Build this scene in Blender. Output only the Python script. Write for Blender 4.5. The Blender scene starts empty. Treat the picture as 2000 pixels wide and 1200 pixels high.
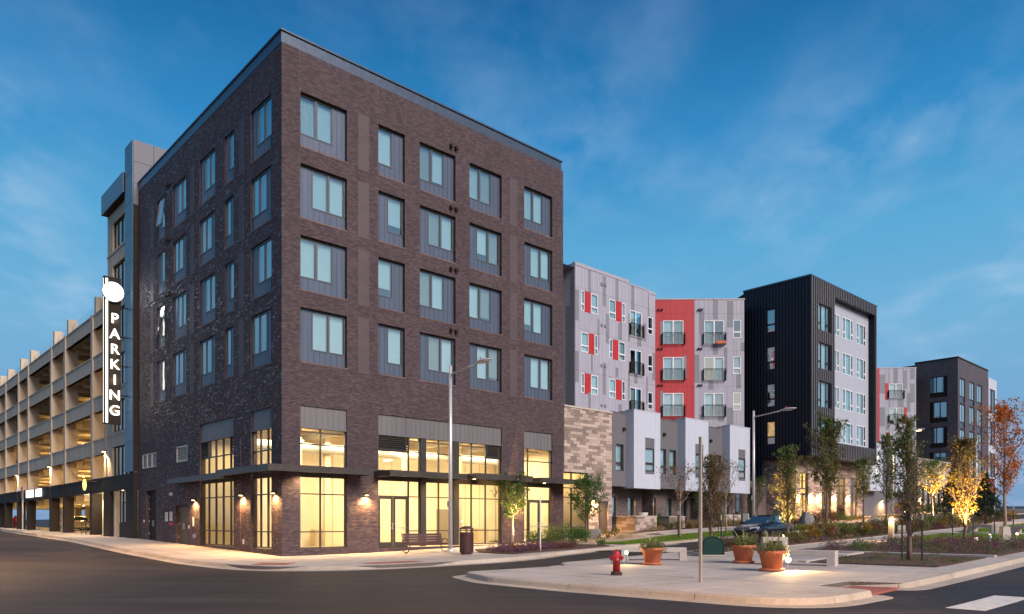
import bpy, bmesh, math, random
import numpy as np
from mathutils import Vector, Matrix
from mathutils.geometry import delaunay_2d_cdt

random.seed(7)
rnd = random.random
def ru(a, b): return a + (b - a) * random.random()
C = bpy.context.scene.collection
SC = bpy.context.scene

# ------------------------------------------------------------------ camera, sky, sun, exposure
cam_d = bpy.data.cameras.new('camera')
cam = bpy.data.objects.new('camera', cam_d); C.objects.link(cam)
cam.location = (0, 0, 1.5); cam.rotation_euler = (math.pi / 2, 0, 0)
cam_d.sensor_width = 36; cam_d.lens = 36 * 1461 / 2000; cam_d.shift_y = 0.2105
cam_d.clip_end = 6000; cam_d.clip_start = 0.1
SC.camera = cam

SC.view_settings.view_transform = 'Standard'; SC.view_settings.look = 'None'
SC.view_settings.exposure = 0; SC.view_settings.gamma = 1
SC.view_settings.use_curve_mapping = False
SC.cycles.use_denoising = True
SC.cycles.max_bounces = 7; SC.cycles.transparent_max_bounces = 12
SC.cycles.diffuse_bounces = 3; SC.cycles.glossy_bounces = 3
SC.cycles.sample_clamp_indirect = 4
SC.cycles.caustics_reflective = False; SC.cycles.caustics_refractive = False

GLOW_AZ = math.atan2(0.64, -0.77)          # compass angle of the afterglow (behind the camera, to the right)
GLOW_EL = math.radians(33)

def node(nt, typ, **kw):
    n = nt.nodes.new(typ)
    for k, v in kw.items():
        if k.startswith('i_'):
            key = k[2:]
            key = int(key) if key.isdigit() else key.replace('_', ' ')
            n.inputs[key].default_value = v
        else: setattr(n, k, v)
    return n
def lk(nt, a, b): nt.links.new(a, b)
def mth(nt, op, a, b=None, c=None, clamp=False):
    n = nt.nodes.new('ShaderNodeMath'); n.operation = op; n.use_clamp = clamp
    for i, v in enumerate((a, b, c)):
        if v is None: continue
        if hasattr(v, 'is_linked') or hasattr(v, 'links'): nt.links.new(v, n.inputs[i])
        else: n.inputs[i].default_value = v
    return n.outputs[0]
def ramp(nt, fac, stops, interp='LINEAR'):
    n = nt.nodes.new('ShaderNodeValToRGB'); n.color_ramp.interpolation = interp
    el = n.color_ramp.elements
    while len(el) < len(stops): el.new(0.5)
    for e, (p, c) in zip(el, stops):
        e.position = p; e.color = (c[0], c[1], c[2], 1) if len(c) == 3 else c
    nt.links.new(fac, n.inputs[0]); return n.outputs[0]
def mix(nt, fac, a, b, blend='MIX'):
    n = nt.nodes.new('ShaderNodeMix'); n.data_type = 'RGBA'; n.blend_type = blend
    for s, v in ((n.inputs[0], fac), (n.inputs[6], a), (n.inputs[7], b)):
        if hasattr(v, 'links'): nt.links.new(v, s)
        elif isinstance(v, (tuple, list)): s.default_value = (v[0], v[1], v[2], 1)
        else: s.default_value = v
    return n.outputs[2]

W = bpy.data.worlds.new('World'); SC.world = W; W.use_nodes = True
nt = W.node_tree; nt.nodes.clear()
out = nt.nodes.new('ShaderNodeOutputWorld'); bg = nt.nodes.new('ShaderNodeBackground')
tc = nt.nodes.new('ShaderNodeTexCoord')
sky = nt.nodes.new('ShaderNodeTexSky'); sky.sky_type = 'NISHITA'; sky.sun_disc = False
sky.sun_elevation = math.radians(3.0); sky.sun_rotation = GLOW_AZ
sky.ozone_density = 4.0; sky.air_density = 1.0; sky.dust_density = 0.6
sep = nt.nodes.new('ShaderNodeSeparateXYZ'); lk(nt, tc.outputs['Generated'], sep.inputs[0])
# dusk blue by height above the horizon, the same all round
grad = ramp(nt, sep.outputs[2], [(0.0, (0.23, 0.37, 0.60)), (0.10, (0.21, 0.42, 0.68)), (0.24, (0.18, 0.47, 0.74)), (0.34, (0.115, 0.42, 0.72)),
                                 (0.45, (0.036, 0.27, 0.60)), (0.58, (0.010, 0.13, 0.36)), (0.80, (0.010, 0.085, 0.26)), (1.0, (0.010, 0.08, 0.24))])
# the afterglow all along the western horizon
gd = nt.nodes.new('ShaderNodeVectorMath'); gd.operation = 'DOT_PRODUCT'
lk(nt, tc.outputs['Generated'], gd.inputs[0]); gd.inputs[1].default_value = (math.sin(GLOW_AZ), math.cos(GLOW_AZ), 0.12)
g1 = mth(nt, 'POWER', mth(nt, 'MAXIMUM', gd.outputs['Value'], 0.0), 2.2)
low = mth(nt, 'POWER', mth(nt, 'SUBTRACT', 1.0, mth(nt, 'MAXIMUM', sep.outputs[2], 0.0), clamp=True), 3.0)
g2 = mth(nt, 'MULTIPLY', g1, low)
grad = mix(nt, mth(nt, 'MULTIPLY', g2, 0.95), grad, (1.35, 1.22, 1.10))
# a share of the physical sky for its hue shift round the compass
skym = mix(nt, 1.0, sky.outputs[0], (0.03, 0.03, 0.03), 'MULTIPLY')
base = mix(nt, 0.06, grad, skym)
# thin streaked cloud, laid out on a plane high above
dv = nt.nodes.new('ShaderNodeVectorMath'); dv.operation = 'DIVIDE'
zc = mth(nt, 'ADD', mth(nt, 'MAXIMUM', sep.outputs[2], 0.0), 0.16)
cmb = nt.nodes.new('ShaderNodeCombineXYZ')
for i in range(3): lk(nt, zc, cmb.inputs[i])
lk(nt, tc.outputs['Generated'], dv.inputs[0]); lk(nt, cmb.outputs[0], dv.inputs[1])
mp = node(nt, 'ShaderNodeMapping'); mp.inputs['Rotation'].default_value = (0, 0, math.radians(-28)); mp.inputs['Scale'].default_value = (1.0, 0.75, 0.3)
lk(nt, dv.outputs[0], mp.inputs[0])
n1 = node(nt, 'ShaderNodeTexNoise', i_Scale=5.5, i_Detail=8.0, i_Roughness=0.56, i_Distortion=0.15); lk(nt, mp.outputs[0], n1.inputs[0])
n2 = node(nt, 'ShaderNodeTexNoise', i_Scale=1.9, i_Detail=3.0, i_Roughness=0.5); lk(nt, mp.outputs[0], n2.inputs[0])
cl = mth(nt, 'MULTIPLY', ramp(nt, n1.outputs[0], [(0.40, (0, 0, 0)), (0.70, (1, 1, 1))]), ramp(nt, n2.outputs[0], [(0.40, (0, 0, 0)), (0.60, (1, 1, 1))]))
cl = mth(nt, 'MULTIPLY', cl, 0.62)
ccol = ramp(nt, sep.outputs[2], [(0.0, (0.34, 0.46, 0.68)), (0.25, (0.46, 0.64, 0.84)), (0.42, (0.32, 0.52, 0.76)), (0.58, (0.09, 0.23, 0.48)), (1, (0.07, 0.14, 0.32))])
base = mix(nt, cl, base, ccol)
lk(nt, base, bg.inputs[0]); bg.inputs[1].default_value = 1.0
lk(nt, bg.outputs[0], out.inputs[0])

sun_d = bpy.data.lights.new('afterglow', 'SUN'); sun = bpy.data.objects.new('afterglow', sun_d); C.objects.link(sun)
sun_d.energy = 4.3; sun_d.angle = math.radians(30); sun_d.color = (1.0, 0.86, 0.78)
gv = Vector((math.sin(GLOW_AZ) * math.cos(GLOW_EL), math.cos(GLOW_AZ) * math.cos(GLOW_EL), math.sin(GLOW_EL)))
sun.rotation_euler = gv.to_track_quat('Z', 'Y').to_euler()

# ------------------------------------------------------------------ the street grid: s along the right-hand street, t along the left-hand one
FOC = 1461.0
X0, Y0 = -10.53, 34.2
R = (.7356, .6776); L = (-.6776, .7356)
TH = math.atan2(R[1], R[0])
def WX(s, t): return (X0 + R[0] * s + L[0] * t, Y0 + R[1] * s + L[1] * t)
def sm(a, b, x):
    x = max(0, min(1, (x - a) / (b - a))); return x * x * (3 - 2 * x)
def ground(s, t):
    s = min(s, 150); t = max(-60, min(t, 120))
    z = .03 * (s - 4 + math.sqrt((s - 4) ** 2 + 9)) / 2 - .06
    z += .4 * sm(17, 24, s) * sm(-7.5, -3, t)
    if t > 0: z += (.5 * t / 21.7 if t < 21.7 else .5 + .0085 * (t - 21.7)) * (1 - sm(2, 19, s))
    return z
def s_of(u, t=0):
    k = (u - 1000) / FOC; x = X0 + L[0] * t; y = Y0 + L[1] * t
    return (k * y - x) / (R[0] - k * R[1])
def t_of(u, s=0):
    k = (u - 1000) / FOC; x = X0 + R[0] * s; y = Y0 + R[1] * s
    return (k * y - x) / (L[0] - k * L[1])
def z_of(v, s, t): return 1.5 + (1021 - v) / FOC * (Y0 + R[1] * s + L[1] * t)

# ------------------------------------------------------------------ mesh helpers
ORG = {}
class MB:
    def __init__(self): self.v = []; self.f = []; self.m = []; self.cur = 0
    def quad(self, *p):
        n = len(self.v); self.v += [tuple(q) for q in p]; self.f.append(tuple(range(n, n + len(p)))); self.m.append(self.cur)
    def box(self, x0, x1, y0, y1, z0, z1):
        if x0 > x1: x0, x1 = x1, x0
        if y0 > y1: y0, y1 = y1, y0
        if z0 > z1: z0, z1 = z1, z0
        n = len(self.v)
        self.v += [(x0, y0, z0), (x1, y0, z0), (x1, y1, z0), (x0, y1, z0), (x0, y0, z1), (x1, y0, z1), (x1, y1, z1), (x0, y1, z1)]
        for f in ((0, 3, 2, 1), (4, 5, 6, 7), (0, 1, 5, 4), (1, 2, 6, 5), (2, 3, 7, 6), (3, 0, 4, 7)):
            self.f.append(tuple(n + i for i in f)); self.m.append(self.cur)
        return self
    def cbox(self, x, y, z, sx, sy, sz, mat=None):
        """box of size s centred at x,y,z, optionally turned by mat"""
        n = len(self.v)
        for dz in (-.5, .5):
            for dx, dy in ((-.5, -.5), (.5, -.5), (.5, .5), (-.5, .5)):
                p = Vector((dx * sx, dy * sy, dz * sz))
                if mat: p = mat @ p
                self.v.append((p[0] + x, p[1] + y, p[2] + z))
        for f in ((0, 3, 2, 1), (4, 5, 6, 7), (0, 1, 5, 4), (1, 2, 6, 5), (2, 3, 7, 6), (3, 0, 4, 7)):
            self.f.append(tuple(n + i for i in f)); self.m.append(self.cur)
        return self
    def tube(self, pts, rads, n=8, cap=True):
        pts = [Vector(p) for p in pts]
        if not isinstance(rads, (list, tuple)): rads = [rads] * len(pts)
        rings = []
        for i, p in enumerate(pts):
            d = (pts[min(i + 1, len(pts) - 1)] - pts[max(i - 1, 0)])
            if d.length < 1e-9: d = Vector((0, 0, 1))
            d.normalize()
            a = d.orthogonal().normalized() if abs(d.z) > .99 or i == 0 else (ra - d * ra.dot(d)).normalized()
            ra = a; b = d.cross(a)
            base = len(self.v)
            for k in range(n):
                th = 2 * math.pi * k / n
                q = p + (a * math.cos(th) + b * math.sin(th)) * rads[i]
                self.v.append(tuple(q))
            rings.append(base)
        for i in range(len(rings) - 1):
            for k in range(n):
                self.f.append((rings[i] + k, rings[i] + (k + 1) % n, rings[i + 1] + (k + 1) % n, rings[i + 1] + k)); self.m.append(self.cur)
        if cap:
            self.f.append(tuple(rings[0] + k for k in range(n))[::-1]); self.f.append(tuple(rings[-1] + k for k in range(n))); self.m += [self.cur] * 2
        return self
    def lathe(self, prof, n=20, c=(0, 0, 0)):
        """prof: (radius, z) pairs from bottom to top"""
        rings = []
        for r, z in prof:
            b = len(self.v)
            for k in range(n):
                a = 2 * math.pi * k / n
                self.v.append((c[0] + r * math.cos(a), c[1] + r * math.sin(a), c[2] + z))
            rings.append(b)
        for i in range(len(rings) - 1):
            for k in range(n):
                self.f.append((rings[i] + k, rings[i] + (k + 1) % n, rings[i + 1] + (k + 1) % n, rings[i + 1] + k)); self.m.append(self.cur)
        self.f.append(tuple(rings[0] + k for k in range(n))[::-1]); self.f.append(tuple(rings[-1] + k for k in range(n))); self.m += [self.cur] * 2
        return self
    def mesh(self, name, mats, o=(0, 0, 0), smooth=False):
        me = bpy.data.meshes.new(name)
        v = np.array(self.v, dtype=np.float64).reshape(-1, 3) - np.array(o)
        me.from_pydata(v.tolist(), [], self.f)
        if not isinstance(mats, (list, tuple)): mats = [mats]
        for m in mats: me.materials.append(m)
        if len(mats) > 1: me.polygons.foreach_set('material_index', self.m)
        if len(self.f):
            uv = me.uv_layers.new(name='UVMap')
            nl = len(me.loops)
            vi = np.empty(nl, dtype=np.int32); me.loops.foreach_get('vertex_index', vi)
            npoly = len(me.polygons)
            nr = np.empty(npoly * 3, dtype=np.float32); me.polygons.foreach_get('normal', nr); nr = np.abs(nr.reshape(-1, 3))
            tot = np.empty(npoly, dtype=np.int32); me.polygons.foreach_get('loop_total', tot)
            ax = np.argmax(nr + np.array([0, 0, .02]), axis=1); ax = np.repeat(ax, tot)
            P = np.array(self.v)[vi]
            U = np.where(ax == 0, P[:, 1], P[:, 0]); V = np.where(ax == 2, P[:, 1], P[:, 2])
            uv.data.foreach_set('uv', np.stack([U, V], 1).astype(np.float32).ravel())
        if smooth: me.polygons.foreach_set('use_smooth', [True] * len(me.polygons))
        me.update(); return me
    def build(self, name, mats, parent=None, smooth=False, **tags):
        o = ORG.get(parent.name, (0, 0, 0)) if parent else tags.pop('org', (0, 0, 0))
        tags.pop('org', None)
        ob = bpy.data.objects.new(name, self.mesh(name, mats, o, smooth)); C.objects.link(ob)
        if parent: ob.parent = parent
        ORG[ob.name] = o
        for k, val in tags.items(): ob[k] = val
        return ob

def thing(name, label, cat, s, t, z=None, rot=0, group=None, grid=True, local=True):
    """Empty at the thing's base. grid: s,t are street-grid metres. local: children are built round (0,0,0)."""
    e = bpy.data.objects.new(name, None); C.objects.link(e)
    if z is None: z = ground(s, t)
    x, y = WX(s, t) if grid else (s, t)
    e.location = (x, y, z); e.rotation_euler = (0, 0, (TH if grid else 0) + rot)
    e['label'] = label; e['category'] = cat
    if group: e['group'] = group
    ORG[e.name] = (0, 0, 0) if local else (s, t, z)
    return e
def tree_of(o):
    return [c for c in o.children]
def copy_tree(o, parent=None):
    c = o.copy(); C.objects.link(c); ORG[c.name] = ORG.get(o.name, (0, 0, 0))
    if parent: c.parent = parent
    for ch in list(o.children): copy_tree(ch, c)
    return c
def place(root, s, t, rot=0, z=None, label=None, scale=1.0, grid=True):
    x, y = WX(s, t) if grid else (s, t)
    root.location = (x, y, ground(s, t) if z is None else z); root.rotation_euler = (0, 0, (TH if grid else 0) + rot)
    root.scale = (scale,) * 3
    if label: root['label'] = label
    return root
def lamp(name, kind, loc, energy, color, parent=None, size=.1, spot=None, direction=None, blend=.6, sy=None):
    d = bpy.data.lights.new(name, kind); d.energy = energy; d.color = color
    if kind == 'AREA':
        d.size = size
        if sy: d.shape = 'RECTANGLE'; d.size_y = sy
    else: d.shadow_soft_size = size
    if spot: d.spot_size = math.radians(spot); d.spot_blend = blend
    o = bpy.data.objects.new(name, d); C.objects.link(o)
    if parent:
        o.parent = parent; g = ORG.get(parent.name, (0, 0, 0)); loc = tuple(loc[i] - g[i] for i in range(3))
    o.location = loc
    if direction is not None: o.rotation_euler = Vector(direction).normalized().to_track_quat('-Z', 'Y').to_euler()
    return o

# ------------------------------------------------------------------ materials
def newmat(name):
    m = bpy.data.materials.new(name); m.use_nodes = True; t = m.node_tree; t.nodes.clear()
    o = t.nodes.new('ShaderNodeOutputMaterial'); p = t.nodes.new('ShaderNodeBsdfPrincipled')
    t.links.new(p.outputs[0], o.inputs[0]); return m, t, p, o
def M(name, col, rough=.6, metal=0, var=.12, scale=3.0, bump=0, bscale=60, coat=0, streak=False, emis=None, est=0, spec=None, objrand=0):
    m, t, p, o = newmat(name)
    tcn = t.nodes.new('ShaderNodeTexCoord')
    src = tcn.outputs['Object']
    if streak:
        q = node(t, 'ShaderNodeMapping'); q.inputs['Scale'].default_value = (1, 1, .18); lk(t, src, q.inputs[0]); src = q.outputs[0]
    n = node(t, 'ShaderNodeTexNoise', i_Scale=scale, i_Detail=5.0, i_Roughness=.6); lk(t, src, n.inputs[0])
    c = ramp(t, n.outputs[0], [(.25, tuple(x * (1 - var) for x in col)), (.75, tuple(min(1, x * (1 + var)) for x in col))])
    if objrand:
        oi = t.nodes.new('ShaderNodeObjectInfo')
        k = mth(t, 'ADD', mth(t, 'MULTIPLY', oi.outputs['Random'], 2 * objrand), 1 - objrand)
        cm = t.nodes.new('ShaderNodeCombineColor')
        for i in range(3): lk(t, k, cm.inputs[i])
        c = mix(t, 1.0, c, cm.outputs[0], 'MULTIPLY')
    lk(t, c, p.inputs['Base Color'])
    rr = mth(t, 'ADD', mth(t, 'MULTIPLY', n.outputs[0], .16), max(rough - .08, 0.02)); lk(t, rr, p.inputs['Roughness'])
    p.inputs['Metallic'].default_value = metal
    if coat: p.inputs['Coat Weight'].default_value = coat; p.inputs['Coat Roughness'].default_value = .05
    if spec is not None: p.inputs['Specular IOR Level'].default_value = spec
    if bump:
        nb = node(t, 'ShaderNodeTexNoise', i_Scale=bscale, i_Detail=4.0); lk(t, tcn.outputs['Object'], nb.inputs[0])
        b = node(t, 'ShaderNodeBump', i_Strength=bump, i_Distance=.02); lk(t, nb.outputs[0], b.inputs['Height']); lk(t, b.outputs[0], p.inputs['Normal'])
    if emis: p.inputs['Emission Color'].default_value = (*emis, 1); p.inputs['Emission Strength'].default_value = est
    return m
def E_(name, col, st):
    m = bpy.data.materials.new(name); m.use_nodes = True; t = m.node_tree; t.nodes.clear()
    o = t.nodes.new('ShaderNodeOutputMaterial'); e = t.nodes.new('ShaderNodeEmission')
    e.inputs[0].default_value = (*col, 1); e.inputs[1].default_value = st; t.links.new(e.outputs[0], o.inputs[0]); return m
def Glass(name, tint=(.9, .95, .95), refl=.12, rough=.0, graze=1.0):
    m = bpy.data.materials.new(name); m.use_nodes = True; t = m.node_tree; t.nodes.clear()
    o = t.nodes.new('ShaderNodeOutputMaterial'); g = t.nodes.new('ShaderNodeBsdfGlossy'); g.inputs['Roughness'].default_value = rough
    tr = t.nodes.new('ShaderNodeBsdfTransparent'); tr.inputs[0].default_value = (*tint, 1)
    ge = t.nodes.new('ShaderNodeNewGeometry'); dt = t.nodes.new('ShaderNodeVectorMath'); dt.operation = 'DOT_PRODUCT'
    lk(t, ge.outputs['Incoming'], dt.inputs[0]); lk(t, ge.outputs['Normal'], dt.inputs[1])
    fr = mth(t, 'POWER', mth(t, 'SUBTRACT', 1.0, mth(t, 'ABSOLUTE', dt.outputs['Value'])), 5.0)
    f = mth(t, 'ADD', mth(t, 'MULTIPLY', fr, graze), refl + .03, clamp=True)
    mx = t.nodes.new('ShaderNodeMixShader'); lk(t, f, mx.inputs[0]); lk(t, tr.outputs[0], mx.inputs[1]); lk(t, g.outputs[0], mx.inputs[2])
    tcn = t.nodes.new('ShaderNodeTexCoord'); nb = node(t, 'ShaderNodeTexNoise', i_Scale=.8, i_Detail=1.0); lk(t, tcn.outputs['Object'], nb.inputs[0])
    b = node(t, 'ShaderNodeBump', i_Strength=.12, i_Distance=.06); lk(t, nb.outputs[0], b.inputs['Height']); lk(t, b.outputs[0], g.inputs['Normal'])
    lk(t, mx.outputs[0], o.inputs[0]); return m
def BrickMat(name, cols, mortar, bw, bh, joint=.008, rough=.6, rvar=.3, tilt=.0, bump=.5, stain=.25, uneven=.35):
    """courses of bricks from the UV (metres); each brick gets its own tone, sheen and slight tilt"""
    m, t, p, o = newmat(name)
    uv = t.nodes.new('ShaderNodeUVMap'); sp = t.nodes.new('ShaderNodeSeparateXYZ'); lk(t, uv.outputs[0], sp.inputs[0])
    row = mth(t, 'DIVIDE', sp.outputs[1], bh); ri = mth(t, 'FLOOR', row); rf = mth(t, 'FRACT', row)
    half = mth(t, 'MULTIPLY', mth(t, 'MODULO', mth(t, 'ABSOLUTE', ri), 2.0), .5)
    col = mth(t, 'ADD', mth(t, 'DIVIDE', sp.outputs[0], bw), half); ci = mth(t, 'FLOOR', col); cf = mth(t, 'FRACT', col)
    cb = t.nodes.new('ShaderNodeCombineXYZ'); lk(t, ci, cb.inputs[0]); lk(t, ri, cb.inputs[1])
    wn = t.nodes.new('ShaderNodeTexWhiteNoise'); wn.noise_dimensions = '2D'; lk(t, cb.outputs[0], wn.inputs['Vector'])
    ex = mth(t, 'MULTIPLY', mth(t, 'MINIMUM', cf, mth(t, 'SUBTRACT', 1.0, cf)), bw)
    ey = mth(t, 'MULTIPLY', mth(t, 'MINIMUM', rf, mth(t, 'SUBTRACT', 1.0, rf)), bh)
    e = mth(t, 'MINIMUM', ex, ey)
    msk = mth(t, 'DIVIDE', mth(t, 'SUBTRACT', e, joint * .5), joint * .45, clamp=True)
    n = len(cols)
    bc = ramp(t, wn.outputs['Value'], [(i / n, c) for i, c in enumerate(cols)], 'CONSTANT')
    tcn = t.nodes.new('ShaderNodeTexCoord')
    ns = node(t, 'ShaderNodeTexNoise', i_Scale=.35, i_Detail=6.0, i_Roughness=.65); lk(t, tcn.outputs['Object'], ns.inputs[0])
    st = ramp(t, ns.outputs[0], [(.3, (1 - stain,) * 3), (.7, (1 + stain * .4,) * 3)])
    c = mix(t, msk, mortar, bc); c = mix(t, 1.0, c, st, 'MULTIPLY'); lk(t, c, p.inputs['Base Color'])
    sc = t.nodes.new('ShaderNodeSeparateColor'); lk(t, wn.outputs['Color'], sc.inputs[0])
    if tilt:
        lk(t, ramp(t, sc.outputs[1], [(0, (.85,) * 3), (.88, (.72,) * 3), (.91, (.46,) * 3), (1, (.36,) * 3)]), p.inputs['Roughness']); p.inputs['Specular IOR Level'].default_value = .32
    else: lk(t, mth(t, 'ADD', rough - rvar * .5, mth(t, 'MULTIPLY', sc.outputs[1], rvar)), p.inputs['Roughness'])
    ng = node(t, 'ShaderNodeTexNoise', i_Scale=90.0, i_Detail=2.0); lk(t, tcn.outputs['Object'], ng.inputs[0])
    h = mth(t, 'ADD', mth(t, 'MULTIPLY', msk, mth(t, 'ADD', .65, mth(t, 'MULTIPLY', wn.outputs['Value'], uneven))), mth(t, 'MULTIPLY', ng.outputs[0], .15))
    b = node(t, 'ShaderNodeBump', i_Strength=bump, i_Distance=.008); lk(t, h, b.inputs['Height'])
    if tilt:
        vm = t.nodes.new('ShaderNodeVectorMath'); vm.operation = 'SUBTRACT'; lk(t, wn.outputs['Color'], vm.inputs[0]); vm.inputs[1].default_value = (.5, .5, .5)
        vs = t.nodes.new('ShaderNodeVectorMath'); vs.operation = 'SCALE'; lk(t, vm.outputs[0], vs.inputs[0]); vs.inputs['Scale'].default_value = tilt
        va = t.nodes.new('ShaderNodeVectorMath'); lk(t, b.outputs[0], va.inputs[0]); lk(t, vs.outputs[0], va.inputs[1])
        vn = t.nodes.new('ShaderNodeVectorMath'); vn.operation = 'NORMALIZE'; lk(t, va.outputs[0], vn.inputs[0]); lk(t, vn.outputs[0], p.inputs['Normal'])
    else: lk(t, b.outputs[0], p.inputs['Normal'])
    return m

mBRICK = BrickMat('dark_brick', [(.090, .061, .068), (.076, .052, .059), (.106, .072, .077), (.084, .057, .064), (.068, .046, .053), (.118, .080, .083)],
                  (.030, .022, .024), .203, .0677, rough=.50, rvar=.5, tilt=.24, stain=.2)
mSMOOTHB = BrickMat('plain_brick_panel', [(.088, .061, .068), (.082, .057, .063)], (.08, .052, .056), .203, .0677, rough=.6, rvar=.1, bump=.15)
mSOLDIER = BrickMat('sill_brick', [(.16, .095, .085), (.20, .12, .10), (.13, .08, .075)], (.06, .045, .042), .0677, .22, rough=.6)
mTHBRICK = BrickMat('brown_brick', [(.15, .11, .105), (.12, .085, .085), (.19, .14, .13)], (.07, .058, .055), .203, .0677, rough=.7, rvar=.2)
mDBRICK = BrickMat('charcoal_brick', [(.095, .072, .085), (.075, .056, .068), (.12, .09, .10)], (.045, .036, .04), .203, .0677, rough=.6, rvar=.3)
mSTONEWALL = BrickMat('stone_veneer', [(.42, .32, .27), (.47, .37, .31), (.22, .165, .14), (.26, .195, .165), (.44, .34, .29), (.19, .145, .125)], (.18, .15, .14), .8, .2, joint=.012, rough=.85, rvar=.1, stain=.1)
mCAP = M('parapet_metal', (.085, .11, .15), .38, .6, var=.06)
mPANEL = M('grey_metal_panel', (.095, .118, .165), .40, .35, var=.07, streak=True)
mPANELW = M('taupe_metal_panel', (.17, .158, .16), .45, .2, var=.07, streak=True)
mFRAME = M('dark_bronze_frame', (.055, .048, .045), .42, .3)
mFRAMEG = M('window_frame_grey', (.085, .09, .10), .45, .2)
mWFRAME = M('white_window_frame', (.75, .76, .78), .5)
mCANOPY = M('canopy_metal', (.075, .062, .055), .38, .4)
mBLACKM = M('black_steel', (.030, .023, .019), .65, .0, streak=True, spec=.15)
mNAVYFIN = M('blue_grey_composite_panel', (.09, .12, .165), .33, .55)
mGREYTILE = M('grey_composite_panel', (.12, .12, .145), .5, .1)
mCONC = M('precast_concrete', (.56, .45, .34), .85, var=.2, scale=1.3, bump=.25, bscale=30, streak=True)
mCONCIN = M('garage_concrete', (.46, .37, .25), .85, var=.2, scale=.9)
mWHITEWALL = M('painted_wall', (.72, .62, .42), .8, var=.05)
mCREAM = M('shop_wall', (.80, .69, .48), .85, var=.08, scale=1.2)
mSHOPFLOOR = M('shop_floor', (.42, .33, .22), .6, var=.15)
mDARKROOM = M('unlit_room', (.045, .042, .04), .9)
mBLIND = M('roller_blind', (.82, .85, .83), .8, var=.04, scale=1.5, objrand=.10)
mBLIND2 = M('beige_blind', (.42, .37, .31), .85, var=.08)
mBLIND3 = M('pleated_curtain', (.58, .60, .58), .85, var=.2, scale=6, streak=True)
mGLASS = Glass('window_glass', (.74, .96, 1.0), .40)
mGLASSD = Glass('dark_window_glass', (.28, .30, .30), .28)
mSHOPG = Glass('shop_glass', (.95, .95, .90), .02)
mSIDE = M('lilac_grey_board', (.35, .345, .41), .62, var=.06, streak=True, objrand=.05)
mSIDED = M('slate_grey_board', (.20, .205, .235), .62, var=.06, streak=True, objrand=.05)
mRED = M('red_board', (.42, .020, .028), .55, var=.06, streak=True, objrand=.04)
mDGREY = M('charcoal_render', (.125, .12, .135), .7, var=.06)
mLGREY = M('pale_grey_render', (.47, .50, .58), .7, var=.04)
mBLACKRIB = M('black_ribbed_metal', (.008, .010, .019), .5, .0, var=.1, streak=True, spec=.25)
mRIBLIT = M('lit_ribbed_metal', (.19, .175, .18), .4, .3)  # lit tone put into the front ribs' colour; side ribs stay dark
mASPH = None
mSTEEL = M('galvanised_steel', (.55, .55, .56), .4, .7)
mPOLE = M('silver_painted_pole', (.60, .57, .56), .42, .4)
mPOSTW = M('weathered_post', (.42, .33, .26), .6, .2)
mBLACKP = M('black_paint', (.02, .02, .02), .5)
mMAROON = M('maroon_powder_coat', (.10, .045, .042), .42, .2)
mTERRA = M('terracotta', (.50, .15, .065), .85, var=.28, scale=5, bump=.3)
mHYD = M('red_hydrant_paint', (.42, .025, .028), .42, var=.22, scale=9, bump=.2)
mRUST = M('rusty_iron', (.10, .06, .045), .8, .3, var=.3, scale=20)
mGREENM = M('dark_green_metal', (.012, .045, .035), .35, .2)
mPRECAST = M('bench_concrete', (.50, .43, .38), .8, var=.1, scale=5, bump=.15)
mBARK = M('bark', (.17, .11, .085), .9, var=.3, scale=14, bump=.6, bscale=40)
mBARKL = M('pale_bark', (.30, .22, .17), .9, var=.3, scale=14, bump=.5, bscale=40)
mSOIL = M('mulch', (.10, .055, .038), .95, var=.4, scale=14, bump=.9, bscale=35)
mGRASS = M('lawn_turf', (.15, .23, .03), .9, var=.35, scale=5, bump=.9, bscale=80)
mGRAVEL = M('pale_gravel', (.36, .27, .20), .95, var=.3, scale=20, bump=.9, bscale=60)
mROCK = M('grey_boulder', (.20, .20, .20), .85, var=.3, scale=3, bump=.8, bscale=10)
mWHITEP = M('road_paint', (.55, .54, .52), .7, var=.25, scale=8)
mREDPAD = M('red_tactile_paving', (.33, .10, .075), .8, var=.2, scale=6, bump=.6, bscale=50)
mSIGNW = M('white_sign_face', (.75, .72, .68), .6)
mWOOD = M('bamboo', (.42, .26, .12), .7)
eSIGN = E_('sign_light_white', (1.0, .95, .86), 2.2)
eDISC = E_('sign_disc_light', (.95, .96, 1.0), 2.6)
eWARM = E_('warm_lamp', (1.0, .66, .30), 12)
eWARMS = E_('warm_lamp_soft', (1.0, .72, .38), 14)
eTUBE = E_('shop_ceiling_lamp', (1.0, .88, .6), 5)
eYEL = E_('yellow_oval_sign_light', (1.0, .88, .25), 1.8)
eWHITE = E_('lit_sign_white', (1.0, .95, .88), 1.8)
eORANGE = E_('lit_room_curtain', (1.0, .45, .10), .9)
eDIM = E_('dim_window_glow', (1.0, .70, .40), .5)  # dim rooms, and the lamp reflection in one townhouse window

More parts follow.
